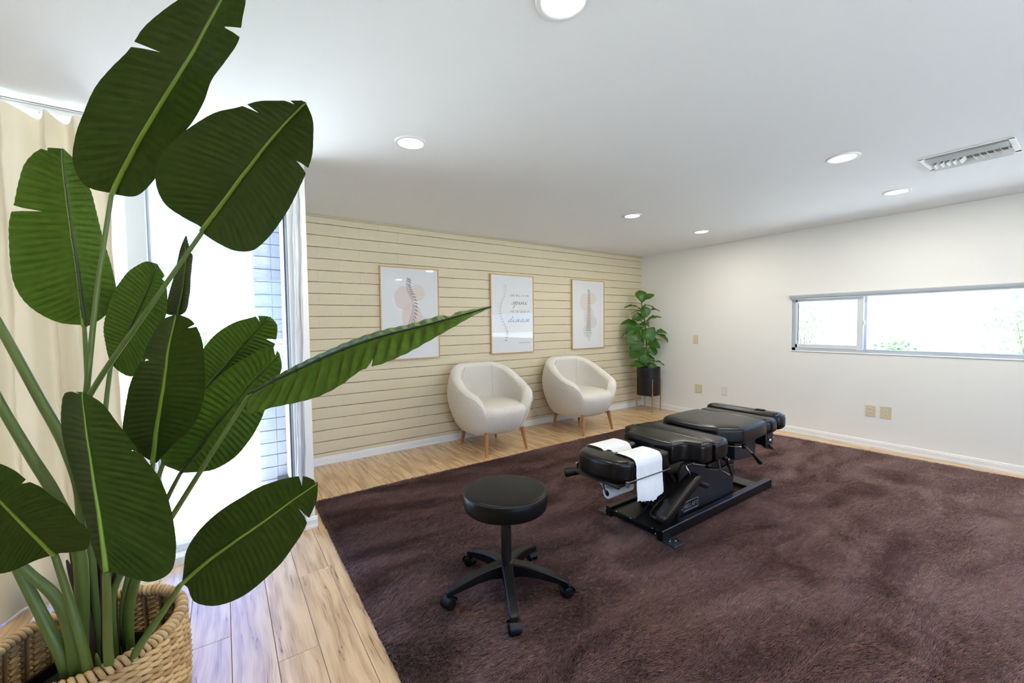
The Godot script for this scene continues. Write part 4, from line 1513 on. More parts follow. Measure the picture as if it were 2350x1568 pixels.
func write_script(im: Image, text: String, x: float, y: float, wide: float, high: float, c: Color) -> void:
	var total := 0.0
	for ch in text:
		total += SCRIPT[ch][0]
	var k := wide / total
	var at := x
	for ch in text:
		for s in range(1, SCRIPT[ch].size()):
			var p := []
			for q in SCRIPT[ch][s]:
				p.append(Vector2(at + (q[0] + q[1] * 0.16) * k, y - q[1] * high))
			var line := soft_curve(p)
			for i in line.size() - 1:
				var down: float = clampf((line[i + 1].y - line[i].y) / maxf(0.5, line[i].distance_to(line[i + 1])), 0.0, 1.0)
				ink(im, [line[i], line[i + 1]], 2.0 + down * 3.0, c)
		at += k * SCRIPT[ch][0]

func spine_side(im: Image, c: Color) -> void:       # a spine from the side: bodies in front, processes behind
	var axis := soft_curve([Vector2(0.455, 0.115), Vector2(0.445, 0.19), Vector2(0.475, 0.26), Vector2(0.53, 0.33), Vector2(0.555, 0.41), Vector2(0.54, 0.50), Vector2(0.50, 0.58), Vector2(0.465, 0.66), Vector2(0.47, 0.74), Vector2(0.55, 0.80), Vector2(0.60, 0.87)])
	var n := 24
	for i in n:
		var t := float(i) / n * (axis.size() - 2)
		var a: Vector2 = axis[int(t)].lerp(axis[int(t) + 1], t - int(t)) * Vector2(PW, PH)
		var d: Vector2 = ((axis[int(t) + 1] - axis[int(t)]) * Vector2(PW, PH)).normalized()
		var s := Vector2(d.y, -d.x)
		if s.x < 0.0:
			s = -s
		var w := lerpf(13.0, 36.0, float(i) / n)
		var h := lerpf(14.0, 21.0, float(i) / n)
		var b := [a - s * w * 0.5 - d * h * 0.42, a - s * w * 0.40, a - s * w * 0.5 + d * h * 0.42, a + s * w * 0.5 + d * h * 0.42, a + s * w * 0.4, a + s * w * 0.5 - d * h * 0.42, a - s * w * 0.5 - d * h * 0.42]
		ink(im, b, 1.9, c, 0.95)
		var p := a + s * w * 0.5
		ink(im, soft_curve([p - d * h * 0.3, p + s * 9.0 - d * 4.0, p + s * 13.0 + d * 2.0, p + s * 24.0 + d * 10.0, p + s * 19.0 + d * 12.0, p + s * 9.0 + d * 5.0, p + d * h * 0.3]), 2.0, c, 0.95)
		ink(im, [p + s * 7.0 - d * 3.0, p + s * 12.0 + d * 6.0], 1.8, c, 0.9)

func spine_front(im: Image, c: Color) -> void:
	var n := 25
	for i in n:
		var t := float(i) / n
		var y := lerpf(0.13, 0.76, t) * PH
		var x := (0.51 + 0.012 * sin(t * 5.0)) * PW
		var w := lerpf(11.0, 24.0, t)
		ink(im, [Vector2(x - w * 0.6, y), Vector2(x - w * 0.45, y + 8), Vector2(x + w * 0.45, y + 8), Vector2(x + w * 0.6, y), Vector2(x - w * 0.6, y)], 1.8, c, 0.95)
		ink(im, soft_curve([Vector2(x - w * 0.5, y + 4), Vector2(x - w * 1.3, y + 1), Vector2(x - w * 1.5, y + 7), Vector2(x - w * 0.6, y + 8)]), 1.9, c, 0.95)
		ink(im, soft_curve([Vector2(x + w * 0.5, y + 4), Vector2(x + w * 1.3, y + 1), Vector2(x + w * 1.5, y + 7), Vector2(x + w * 0.6, y + 8)]), 1.9, c, 0.95)
		ink(im, [Vector2(x, y + 2), Vector2(x, y + 12)], 2.2, c, 0.9)
	var x := 0.52 * PW
	ink(im, soft_curve([Vector2(x - 34, 0.765 * PH), Vector2(x - 30, 0.81 * PH), Vector2(x - 12, 0.85 * PH), Vector2(x, 0.90 * PH), Vector2(x + 12, 0.85 * PH), Vector2(x + 30, 0.81 * PH), Vector2(x + 34, 0.765 * PH), Vector2(x, 0.775 * PH), Vector2(x - 34, 0.765 * PH)]), 2.0, c, 0.95)
	for k in 4:
		for e in [-1.0, 1.0]:
			dab(im, x + e * (14.0 - k * 2.5), (0.79 + k * 0.017) * PH, 2.2, c, 0.7)

func spine_bars(im: Image, c: Color, wash: bool) -> void:      # a spine of short dark discs beside a pale wash
	var axis := soft_curve([Vector2(0.335, 0.13), Vector2(0.335, 0.20), Vector2(0.30, 0.28), Vector2(0.235, 0.36), Vector2(0.205, 0.44), Vector2(0.225, 0.53), Vector2(0.285, 0.62), Vector2(0.345, 0.69), Vector2(0.365, 0.76), Vector2(0.33, 0.85)])
	var n := 24
	for i in n:
		var t := float(i) / (n - 1) * (axis.size() - 2)
		var a: Vector2 = axis[int(t)].lerp(axis[int(t) + 1], t - int(t)) * Vector2(PW, PH)
		var d: Vector2 = ((axis[int(t) + 1] - axis[int(t)]) * Vector2(PW, PH)).normalized()
		var s := Vector2(-d.y, d.x)
		var w := lerpf(5.0, 13.0, float(i) / n)
		if wash:
			dab(im, a.x - 16.0, a.y, 13.0, Color(0.84, 0.84, 0.79), 0.35, 8.0)
		else:
			ink(im, [a - s * w * 0.5, a + s * w * 0.5], lerpf(3.4, 6.0, float(i) / n), c, 0.95)

func sheet(which: int) -> Image:
	var im := Image.create(PW, PH, false, Image.FORMAT_RGB8)
	im.fill(Color(0.90, 0.90, 0.905))
	var pink := Color(0.855, 0.785, 0.77)
	var sand := Color(0.875, 0.81, 0.755)
	var rose := Color(0.86, 0.775, 0.755)
	var sage := Color(0.815, 0.83, 0.81)
	var pen := Color(0.13, 0.13, 0.14)
	if which == 0:
		blot(im, 0.35, 0.34, 0.165, 0.135, Color(0.95, 0.94, 0.94), 0.6, 72)
		blot(im, 0.37, 0.33, 0.155, 0.13, pink, 0.8, 71)
		blot(im, 0.62, 0.265, 0.135, 0.092, sand, 0.8, 73)
		blot(im, 0.68, 0.62, 0.12, 0.10, sage, 0.8, 74)
		blot(im, 0.52, 0.535, 0.175, 0.145, rose, 0.75, 75)
		spine_side(im, pen)
	elif which == 2:
		blot(im, 0.62, 0.255, 0.13, 0.092, Color(0.865, 0.825, 0.76), 0.8, 76)
		blot(im, 0.38, 0.315, 0.16, 0.125, Color(0.88, 0.815, 0.79), 0.8, 77)
		blot(im, 0.62, 0.61, 0.14, 0.10, sage, 0.85, 78)
		blot(im, 0.46, 0.745, 0.13, 0.10, sage, 0.85, 79)
		blot(im, 0.51, 0.52, 0.17, 0.14, Color(0.88, 0.815, 0.79), 0.75, 80)
		spine_front(im, pen)
	else:
		spine_bars(im, Color(0.16, 0.17, 0.19), true)
		spine_bars(im, Color(0.16, 0.17, 0.19), false)
		var grey := Color(0.42, 0.42, 0.42)
		write_caps(im, "LOOK WELL TO THE", 0.43 * PW, 0.268 * PH, 0.48 * PW, 17.0, 2.5, grey)
		write_script(im, "spine", 0.46 * PW, 0.375 * PH, 0.40 * PW, 27.0, Color(0.2, 0.2, 0.21))
		write_caps(im, "FOR THE CAUSE OF", 0.44 * PW, 0.478 * PH, 0.48 * PW, 17.0, 2.5, grey)
		write_script(im, "disease", 0.38 * PW, 0.605 * PH, 0.54 * PW, 27.0, Color(0.2, 0.2, 0.21))
		write_caps(im, "HIPPOCRATES", 0.64 * PW, 0.888 * PH, 0.30 * PW, 10.0, 1.8, grey)
	return im

func wall_prints() -> void:
	var spots := [[-3.966, 0.672, "framed print of a side-view spine over pink and sand circles"], [-2.60, 0.675, "framed quote print with slender curved spine and script lettering"], [-1.238, 0.665, "framed print of a front-view spine over pastel circles, nearest the corner"]]
	for i in 3:
		var s: Array = spots[i]
		var w: float = s[1]
		var h := 1.004
		var o := thing("framed_print", s[2], "framed print", Vector3(s[0], 1.493, 0.003), "framed spine prints")
		var f := 0.012
		for q in [[0.0, h / 2.0 - f / 2.0, w, f], [0.0, -h / 2.0 + f / 2.0, w, f]]:
			boxed(o, "frame_rail", Vector3(q[0], q[1], 0.014), Vector3(q[2], q[3], 0.024), M.oak_frame, 0.0015)
		for q in [-1.0, 1.0]:
			boxed(o, "frame_stile", Vector3(q * (w / 2.0 - f / 2.0), 0, 0.0139), Vector3(f, h - 2.0 * f, 0.0235), M.oak_frame, 0.0015)
		var m := mat("print_sheet_%d" % i, Color(1, 1, 1), 0.6)
		m.albedo_texture = ImageTexture.create_from_image(sheet(i))
		var g := Geo.new()
		var a := w / 2.0 - f
		var b := h / 2.0 - f
		var q := [g.add(Vector3(-a, b, 0.016), Vector2(0, 0)), g.add(Vector3(a, b, 0.016), Vector2(1, 0)), g.add(Vector3(a, -b, 0.016), Vector2(1, 1)), g.add(Vector3(-a, -b, 0.016), Vector2(0, 1))]
		g.quad(q[0], q[1], q[2], q[3])
		part(o, "sheet", g, m, 180.0)
		var board_back := Geo.new()
		board_back.box(Vector3(0, 0, 0.008), Vector3(w - f, h - f, 0.012), 0.001)
		part(o, "backing", board_back, M.white_trim, 30.0)
		var pane := Geo.new()
		var e := [pane.add(Vector3(-a, b, 0.020)), pane.add(Vector3(a, b, 0.020)), pane.add(Vector3(a, -b, 0.020)), pane.add(Vector3(-a, -b, 0.020))]
		pane.quad(e[0], e[1], e[2], e[3])
		part(o, "pane", pane, M.picture_glass, 180.0)

# ---------------------------------------------------------------- plant in the corner

func corner_plant() -> void:
	var at := Vector3(-0.295, 0, 0.366)
	var st := thing("plant_stand", "brass four-legged stand holding the black pot in the corner", "plant stand", at)
	var legs := []
	for k in 4:
		var a := deg_to_rad(36.0 + 90.0 * k) + PI
		legs.append(Vector3(cos(a) * 0.1835, 0, sin(a) * 0.1835))
	for p in legs:
		var g := Geo.new()
		g.tube(PackedVector3Array([p, p + Vector3(0, 0.50, 0), p + Vector3(0, 0.508, 0)]), [0.0085, 0.0085, 0.005], 14)
		part(st, "leg", g, M.brass, 50.0)
	for k in 2:
		var g := Geo.new()
		g.tube(PackedVector3Array([legs[k] + Vector3(0, 0.238 - k * 0.004, 0), legs[k + 2] + Vector3(0, 0.238 - k * 0.004, 0)]), 0.0075, 10)
		part(st, "crossbar", g, M.brass, 50.0)
	var pot := thing("plant_pot", "black cylinder pot with raised diamond pattern on brass stand", "plant pot", at)
	var g := Geo.new()
	var rr := []
	var sides := 144
	var prof := [[0.0, 0.25], [0.16, 0.25], [0.170, 0.254]]
	for k in 57:
		prof.append([0.1715, 0.258 + k * 0.0072])
	prof.append_array([[0.172, 0.670], [0.172, 0.678], [0.164, 0.678], [0.162, 0.62], [0.0, 0.62]])
	for j in prof.size():
		var ring := []
		for k in sides:
			var a := TAU * k / sides
			var r: float = prof[j][0]
			if j > 3 and j < 58:
				var u := a * 18.0
				var w: float = (prof[j][1] - 0.25) * 105.0
				r += 0.0022 * maxf(0.0, cos((u + w) * 0.5 * 2.0) * 0.5 + cos((u - w) * 0.5 * 2.0) * 0.5)
			ring.append(g.add(Vector3(cos(a) * r, prof[j][1], sin(a) * r)))
		rr.append(ring)
	g.rings(rr)
	g.turn_out(0)
	part(pot, "body", g, M.pot_black, 180.0)
	var so := Geo.new()
	so.lathe([Vector2(0.0, 0.622), Vector2(0.158, 0.624), Vector2(0.10, 0.632), Vector2(0.0, 0.634)], 24)
	part(pot, "soil", so, M.soil, 60.0)
	var o := thing("fiddle_leaf_fig", "small fiddle-leaf fig with broad glossy leaves in the black pot", "potted plant", at)
	var stem := Geo.new()
	stem.tube(smooth_line(PackedVector3Array([Vector3(-0.01, 0.62, 0.0), Vector3(-0.03, 0.80, 0.0), Vector3(-0.03, 1.02, -0.015), Vector3(-0.04, 1.34, -0.035), Vector3(-0.07, 1.60, -0.07), Vector3(-0.075, 1.69, -0.075)]), 5), [0.012, 0.012, 0.012, 0.012, 0.011, 0.011, 0.011, 0.011, 0.010, 0.010, 0.010, 0.010, 0.010, 0.009, 0.009, 0.009, 0.009, 0.008, 0.008, 0.008, 0.007, 0.007, 0.006, 0.006, 0.005, 0.004], 10)
	part(o, "stem", stem, M.fig_stem, 60.0)
	var axis := [Vector3(-0.01, 0.62, 0.0), Vector3(-0.03, 0.80, 0.0), Vector3(-0.03, 1.02, -0.015), Vector3(-0.04, 1.34, -0.035), Vector3(-0.075, 1.69, -0.075)]
	var n := noise(FastNoiseLite.TYPE_SIMPLEX_SMOOTH, 1.0, 2, 91)
	var leaf_spots := [
		[-0.370,1.675,0.290, -0.392,1.859,0.289, 0.095, -0.55,0.28,0.79],
		[-0.351,1.682,0.302, -0.265,1.815,0.417, 0.057, -0.38,0.75,0.54],
		[-0.379,1.566,0.288, -0.567,1.652,0.153, 0.057, -0.17,0.95,0.24],
		[-0.366,1.602,0.296, -0.173,1.646,0.355, 0.043, -0.11,0.98,0.15],
		[-0.363,1.617,0.297, -0.405,1.483,0.421, 0.081, -0.53,0.40,0.75],
		[-0.285,1.536,0.356, -0.147,1.588,0.449, 0.048, -0.17,0.95,0.24],
		[-0.369,1.522,0.298, -0.449,1.558,0.179, 0.043, -0.05,1.00,0.07],
		[-0.333,1.445,0.327, -0.532,1.450,0.285, 0.081, -0.49,0.52,0.70],
		[-0.326,1.377,0.335, -0.165,1.488,0.479, 0.048, -0.24,0.91,0.34],
		[-0.374,1.382,0.302, -0.505,1.425,0.135, 0.048, -0.11,0.98,0.15],
		[-0.411,1.320,0.279, -0.605,1.395,0.115, 0.076, -0.31,0.84,0.45],
		[-0.346,1.304,0.325, -0.353,1.374,0.219, 0.067, -0.49,0.52,0.70],
		[-0.339,1.340,0.328, -0.199,1.310,0.354, 0.076, -0.49,0.52,0.70],
		[-0.353,1.290,0.321, -0.614,1.243,0.202, 0.104, -0.44,0.64,0.63],
		[-0.400,1.225,0.291, -0.657,1.095,0.290, 0.114, -0.55,0.28,0.79],
		[-0.384,1.247,0.301, -0.356,1.134,0.498, 0.123, -0.55,0.28,0.79],
		[-0.497,1.248,0.222, -0.620,1.188,0.091, 0.048, -0.11,0.98,0.15],
		[-0.375,1.167,0.312, -0.587,0.965,0.321, 0.095, -0.55,0.28,0.79],
		[-0.213,1.193,0.424, -0.066,1.245,0.524, 0.067, -0.31,0.84,0.45],
		[-0.196,1.179,0.436, -0.068,1.098,0.578, 0.067, -0.24,0.91,0.34],
		[-0.330,1.253,0.339, -0.216,1.179,0.446, 0.095, -0.49,0.52,0.70],
		[-0.332,1.021,0.349, -0.145,1.033,0.480, 0.095, -0.44,0.64,0.63],
		[-0.330,0.905,0.357, -0.234,0.956,0.470, 0.095, -0.49,0.52,0.70],
		[-0.334,0.963,0.351, -0.560,0.881,0.234, 0.104, -0.49,0.52,0.70],
		[-0.374,1.021,0.320, -0.506,1.007,0.168, 0.067, -0.38,0.75,0.54],
		[-0.313,0.890,0.370, -0.466,0.782,0.366, 0.095, -0.53,0.40,0.75],
		[-0.330,0.716,0.366, -0.318,0.856,0.416, 0.085, -0.53,0.40,0.75],
		[-0.263,0.758,0.411, -0.150,0.754,0.551, 0.043, -0.11,0.98,0.15],
		[-0.325,0.694,0.371, -0.553,0.743,0.246, 0.076, -0.38,0.75,0.54],
		[-0.326,0.665,0.372, -0.272,0.713,0.480, 0.067, -0.49,0.52,0.70],
		[-0.228,1.092,0.418, -0.127,1.147,0.413, 0.076, -0.49,0.52,0.70],
		[-0.345,0.803,0.351, -0.235,0.858,0.389, 0.085, -0.53,0.40,0.75],
	]
	for i in leaf_spots.size():
		var q: Array = leaf_spots[i]
		var b := Vector3(q[0], q[1], q[2]) - at
		var tip := Vector3(q[3], q[4], q[5]) - at
		var lf := Geo.new()
		var d := tip - b
		var up := Vector3(q[7], q[8], q[9])
		var side := d.cross(up).normalized()
		up = side.cross(d).normalized()
		var rows := []
		for j in 15:
			var t := j / 14.0
			var w: float = q[6] * pow(sin(PI * pow(t, 1.35) * 0.985 + 0.02), 0.62) * (0.72 + 0.42 * t)
			var c := b + d * t + up * (0.10 * d.length() * sin(PI * t) - 0.06 * t * t)
			var row := []
			for k in 9:
				var a := (k - 4) / 4.0
				var wave := 0.010 * n.get_noise_2d(t * 3.5 + i * 7.0, a * 1.5) * absf(a) * 2.0
				row.append(lf.add(c + side * a * w + up * (0.22 * w * a * a + wave + 0.003 * absf(sin(t * 22.0)) * absf(a))))
			rows.append(row)
		for j in 14:
			for k in 8:
				lf.quad(rows[j][k], rows[j][k + 1], rows[j + 1][k + 1], rows[j + 1][k])
		var leaf := part(o, "leaf", lf, M.fig_leaf, 180.0)
		var pet := Geo.new()
		var near: Vector3 = axis[0]
		for k in axis.size() - 1:
			var cp := Geometry3D.get_closest_point_to_segment(b - Vector3(0, 0.02, 0), axis[k], axis[k + 1])
			if cp.distance_to(b) < near.distance_to(b):
				near = cp
		pet.tube(PackedVector3Array([near, (near + b) / 2.0, b + d * 0.15 + up * 0.02 * d.length()]), 0.0035, 6)
		part(leaf, "stalk", pet, M.fig_stem, 60.0)

# ---------------------------------------------------------------- plates on the right wall

func wall_plates() -> void:
	outlet("ivory double socket low on the wall, left of the pair below the window", Vector3(0, 0.391, 2.970), 0.087, false)
	outlet("ivory double socket low on the wall, right of the pair below the window", Vector3(0, 0.392, 3.095), 0.091, false)
	outlet("ivory four-gang socket low on the wall near the fig plant", Vector3(0, 0.392, 1.010), 0.115, true)
	outlet("ivory double socket halfway up the wall beside the fig plant", Vector3(0, 1.108, 0.964), 0.08, false)
	var b := thing("blank_plate", "blank white wall plate low between sockets, behind the black table", "wall plate", Vector3(0, 0.408, 1.396))
	boxed(b, "plate", Vector3(-0.003, 0, 0), Vector3(0.006, 0.118, 0.076), M.white_plastic, 0.0025)
	for e in [-1.0, 1.0]:
		screw_head(b, Vector3(-0.006, e * 0.042, 0))
	# a plug-in adapter with its lead on the block wall, left of the second chair
	var p := thing("plug_adapter", "small white plug adapter on the block wall between the armchairs", "plug", Vector3(-2.33, 0.36, 0.003))
	boxed(p, "plate", Vector3(0, 0.0, 0.003), Vector3(0.076, 0.12, 0.006), M.white_plastic, 0.0025)
	boxed(p, "body", Vector3(0.0, 0.02, 0.03), Vector3(0.052, 0.085, 0.05), M.white_plastic, 0.008)
	var g := Geo.new()
	g.tube(smooth_line(PackedVector3Array([Vector3(0, -0.02, 0.035), Vector3(0.01, -0.07, 0.04), Vector3(0.06, -0.15, 0.03), Vector3(0.14, -0.24, 0.03)]), 5), 0.004, 8)
	part(p, "lead", g, M.white_plastic, 60.0)

func screw_head(o: Node3D, at: Vector3) -> void:
	var s := Geo.new()
	s.xf = Transform3D(Basis(Vector3.BACK, PI / 2.0), at)
	s.lathe([Vector2(0.0, -0.001), Vector2(0.003, -0.001), Vector2(0.003, 0.0005), Vector2(0.0, 0.001)], 10)
	part(o, "screw", s, M.ivory_socket, 40.0)

func outlet(label: String, at: Vector3, width: float, four: bool) -> void:
	var o := thing("wall_socket", label, "wall socket", at, "wall sockets")
	boxed(o, "plate", Vector3(-0.003, 0, 0), Vector3(0.006, 0.124, width), M.ivory_plastic, 0.0025)
	for col in ([-0.024, 0.024] if four else [0.0]):
		for e in [-1.0, 1.0]:
			var f := Geo.new()
			f.xf = Transform3D(Basis(Vector3.BACK, PI / 2.0), Vector3(-0.005, e * 0.0195, col))
			f.lathe([Vector2(0.0, -0.001), Vector2(0.0165, -0.001), Vector2(0.0165, 0.002), Vector2(0.0155, 0.003), Vector2(0.0, 0.003)], 24)
			var face := part(o, "socket", f, M.ivory_socket, 40.0)
			var slots := Geo.new()
			slots.box(Vector3(-0.0082, e * 0.0195 + 0.005, col - 0.0065), Vector3(0.0012, 0.0085, 0.0026), 0.0004)
			slots.box(Vector3(-0.0082, e * 0.0195 + 0.005, col + 0.0065), Vector3(0.0012, 0.0085, 0.0026), 0.0004)
			slots.box(Vector3(-0.0082, e * 0.0195 - 0.007, col), Vector3(0.0012, 0.0055, 0.0055), 0.0004)
			part(face, "slot", slots, M.slot_dark, 30.0)
		screw_head(o, Vector3(-0.006, 0, col))

# ---------------------------------------------------------------- curtains

func hanging(o: Node3D, called: String, x0: float, x1: float, z: float, top: float, folds: float, depth: float, material: Material, s: int, lean := 0.0) -> void:
	var n := noise(FastNoiseLite.TYPE_SIMPLEX_SMOOTH, 1.0, 3, s)
	var g := Geo.new()
	var nu := 420
	var nv := 60
	var rows := []
	for j in nv + 1:
		var t := float(j) / nv           # 0 at the top
		var y := lerpf(top, 0.018, t)
		var row := []
		for i in nu + 1:
			var u := float(i) / nu
			var ph := u * folds * TAU + 1.8 * n.get_noise_2d(u * 7.0, 2.0) + 0.35 * n.get_noise_2d(u * 5.0, t * 2.0)
			var loose := 0.75 + 0.45 * t
			var wob := 0.35 * exp(-pow((t - 0.075) / 0.03, 2.0)) * sin(u * folds * TAU * 0.5 + 1.0)      # a pinch below the heading
			var dz := depth * loose * (sin(ph) + 0.25 * sin(ph * 2.0 + 1.0)) * (1.0 - 0.35 * exp(-pow((t - 0.07) / 0.02, 2.0)))
			var dx := 0.25 * depth * loose * cos(ph * 1.0) + 0.010 * n.get_noise_2d(u * 9.0, t * 5.0) + wob * 0.012
			var yy := y
			if j == 0:
				yy -= 0.022 * (0.5 - 0.5 * sin(ph))
			if j == nv:
				yy += 0.012 * sin(ph * 0.5)
			row.append(g.add(Vector3(lerpf(x0, x1, u) + dx + lean * t, yy, z + dz + 0.004 * n.get_noise_2d(u * 14.0, t * 12.0))))
		rows.append(row)
	for j in nv:
		for i in nu:
			g.quad(rows[j][i], rows[j][i + 1], rows[j + 1][i + 1], rows[j + 1][i])
	part(o, called, g, material, 180.0)

func curtains() -> void:
	var tr := thing("curtain_track", "white ceiling curtain track with small gliders above beige curtain", "curtain track", Vector3(-6.6, H, 1.425))
	boxed(tr, "rail", Vector3(-0.35, -0.019, 0), Vector3(3.3, 0.026, 0.028), M.track_white, 0.004)
	boxed(tr, "rail_lip", Vector3(-0.35, -0.005, 0.004), Vector3(3.3, 0.004, 0.040), M.track_white, 0.001)
	for x in [0.41, 0.12, -0.2, -0.6, -1.2]:
		boxed(tr, "bracket", Vector3(x, -0.004, 0.016), Vector3(0.026, 0.008, 0.02), M.frame_grey, 0.002)
	for k in 12:
		boxed(tr, "glider", Vector3(0.36 - k * 0.055, -0.036, 0.002), Vector3(0.012, 0.016, 0.012), M.white_plastic, 0.003)
	var c := thing("curtain", "beige linen curtain bunched in deep folds left of the tall window", "curtain", Vector3.ZERO)
	hanging(c, "cloth", -8.25, -6.125, 1.475, H - 0.045, 19.0, 0.055, M.linen, 101)
	var w := thing("curtain", "narrow white curtain edge hanging against the pier right of the window", "curtain", Vector3.ZERO)
	hanging(w, "cloth", -5.268, -5.222, 1.375, H - 0.01, 1.0, 0.016, M.sheer_white, 102, -0.035)

# ---------------------------------------------------------------- basket and large plant

func basket() -> void:
	var at := Vector3(-6.035, 0, 2.60)
	var o := thing("wicker_basket", "round woven wicker basket holding the large plant in the foreground", "basket", at)
	var rng := RandomNumberGenerator.new()
	rng.seed = 111
	var rows := 21
	for r in rows:
		var y := 0.012 + r * 0.0188
		var rad := 0.205 + 0.030 * sin(PI * (0.12 + 0.62 * y / 0.42))
		var g := Geo.new()
		g.tinted = true
		var turns := 46
		for strand in 2:
			# each strand passes before and behind the upright stakes in turn
			for k in turns:
				if (k + strand + r) % 2:
					continue
				var tone := rng.randf()
				g.tint = Color(0.36, 0.215, 0.085).lerp(Color(0.66, 0.45, 0.21), tone)
				var line := PackedVector3Array()
				for i in 9:
					var f := i / 8.0
					var a := TAU * (k - 0.35 + f * 1.9) / turns
					var q := rad + 0.010 * sin(PI * clampf(f, 0.0, 1.0)) - 0.006
					line.append(Vector3(cos(a) * q, y + (f - 0.5) * 0.017 + rng.randf_range(-0.0006, 0.0006), sin(a) * q))
				g.tube(line, [0.0045, 0.006, 0.0072, 0.0078, 0.008, 0.0078, 0.0072, 0.006, 0.0045], 6)
		part(o, "woven_row", g, M.wicker, 180.0)
	# rolled rim of slanted wraps
	var rim := Geo.new()
	rim.tinted = true
	var wraps := 84
	for k in wraps:
		rim.tint = Color(0.38, 0.23, 0.095).lerp(Color(0.64, 0.44, 0.21), rng.randf())
		var line := PackedVector3Array()
		for i in 9:
			var f := i / 8.0
			var a := TAU * (k + f * 1.5) / wraps
			var b := PI * (-0.35 + 1.7 * f)
			line.append(Vector3(cos(a) * (0.222 + cos(b) * 0.013), 0.412 + sin(b) * 0.013, sin(a) * (0.222 + cos(b) * 0.013)))
		rim.tube(line, 0.0072, 6)
	part(o, "rim", rim, M.wicker, 180.0)
	var stakes := Geo.new()
	stakes.tinted = true
	stakes.tint = Color(0.30, 0.18, 0.08)
	for k in 23:
		var a := TAU * k / 23.0
		stakes.tube(PackedVector3Array([Vector3(cos(a) * 0.215, 0.01, sin(a) * 0.215), Vector3(cos(a) * 0.228, 0.2, sin(a) * 0.228), Vector3(cos(a) * 0.218, 0.41, sin(a) * 0.218)]), 0.005, 6)
	part(o, "stakes", stakes, M.wicker, 60.0)
	var fl := Geo.new()
	fl.lathe([Vector2(0.0, 0.004), Vector2(0.205, 0.004), Vector2(0.205, 0.014), Vector2(0.0, 0.014)], 32)
	part(o, "bottom", fl, M.soil, 40.0)
	var pot := thing("nursery_pot", "dark plastic pot of soil sunk inside the wicker basket", "plant pot", at)
	var g2 := Geo.new()
	g2.lathe([Vector2(0.0, 0.015), Vector2(0.14, 0.015), Vector2(0.175, 0.27), Vector2(0.182, 0.275), Vector2(0.182, 0.285), Vector2(0.170, 0.285), Vector2(0.168, 0.25), Vector2(0.0, 0.25)], 40)
	part(pot, "body", g2, M.black_plastic, 40.0)
	var soil := Geo.new()
	soil.lathe([Vector2(0.0, 0.252), Vector2(0.166, 0.254), Vector2(0.12, 0.262), Vector2(0.0, 0.268)], 30)
	part(pot, "soil", soil, M.soil, 60.0)

func leaf_texture() -> ImageTexture:      # across: 0 and 1 at the rims, 0.5 at the midrib; along: base to tip
	var w := 256
	var h := 1024
	var data := PackedByteArray()
	data.resize(w * h * 3)
	var n := noise(FastNoiseLite.TYPE_SIMPLEX_SMOOTH, 1.0, 3, 121)
	var dark := Color(0.70, 0.80, 0.62)
	var light := Color(1.0, 1.0, 0.95)
	for y in h:
		for x in w:
			var a := absf(x - 127.5) / 127.5
			var t := float(y) / h
			var v := n.get_noise_2d(a * 1.2, t * 160.0) * 0.5 + n.get_noise_2d(a * 3.0 + 9.0, t * 26.0) * 0.5
			var c := dark.lerp(light, clampf(0.55 + v * 0.7, 0.0, 1.0))
			var at := (y * w + x) * 3
			data[at] = int(c.r * 255.0)
			data[at + 1] = int(c.g * 255.0)
			data[at + 2] = int(c.b * 255.0)
	return ImageTexture.create_from_image(Image.create_from_data(w, h, false, Image.FORMAT_RGB8, data))

func along(p: PackedVector3Array, s: float) -> Vector3:
	var n := p.size() - 1
	var f := clampf(s, 0.0, 1.0) * n
	var i := mini(int(f), n - 1)
	return p[i].cubic_interpolate(p[i + 1], p[maxi(i - 1, 0)], p[mini(i + 2, n)], f - i)

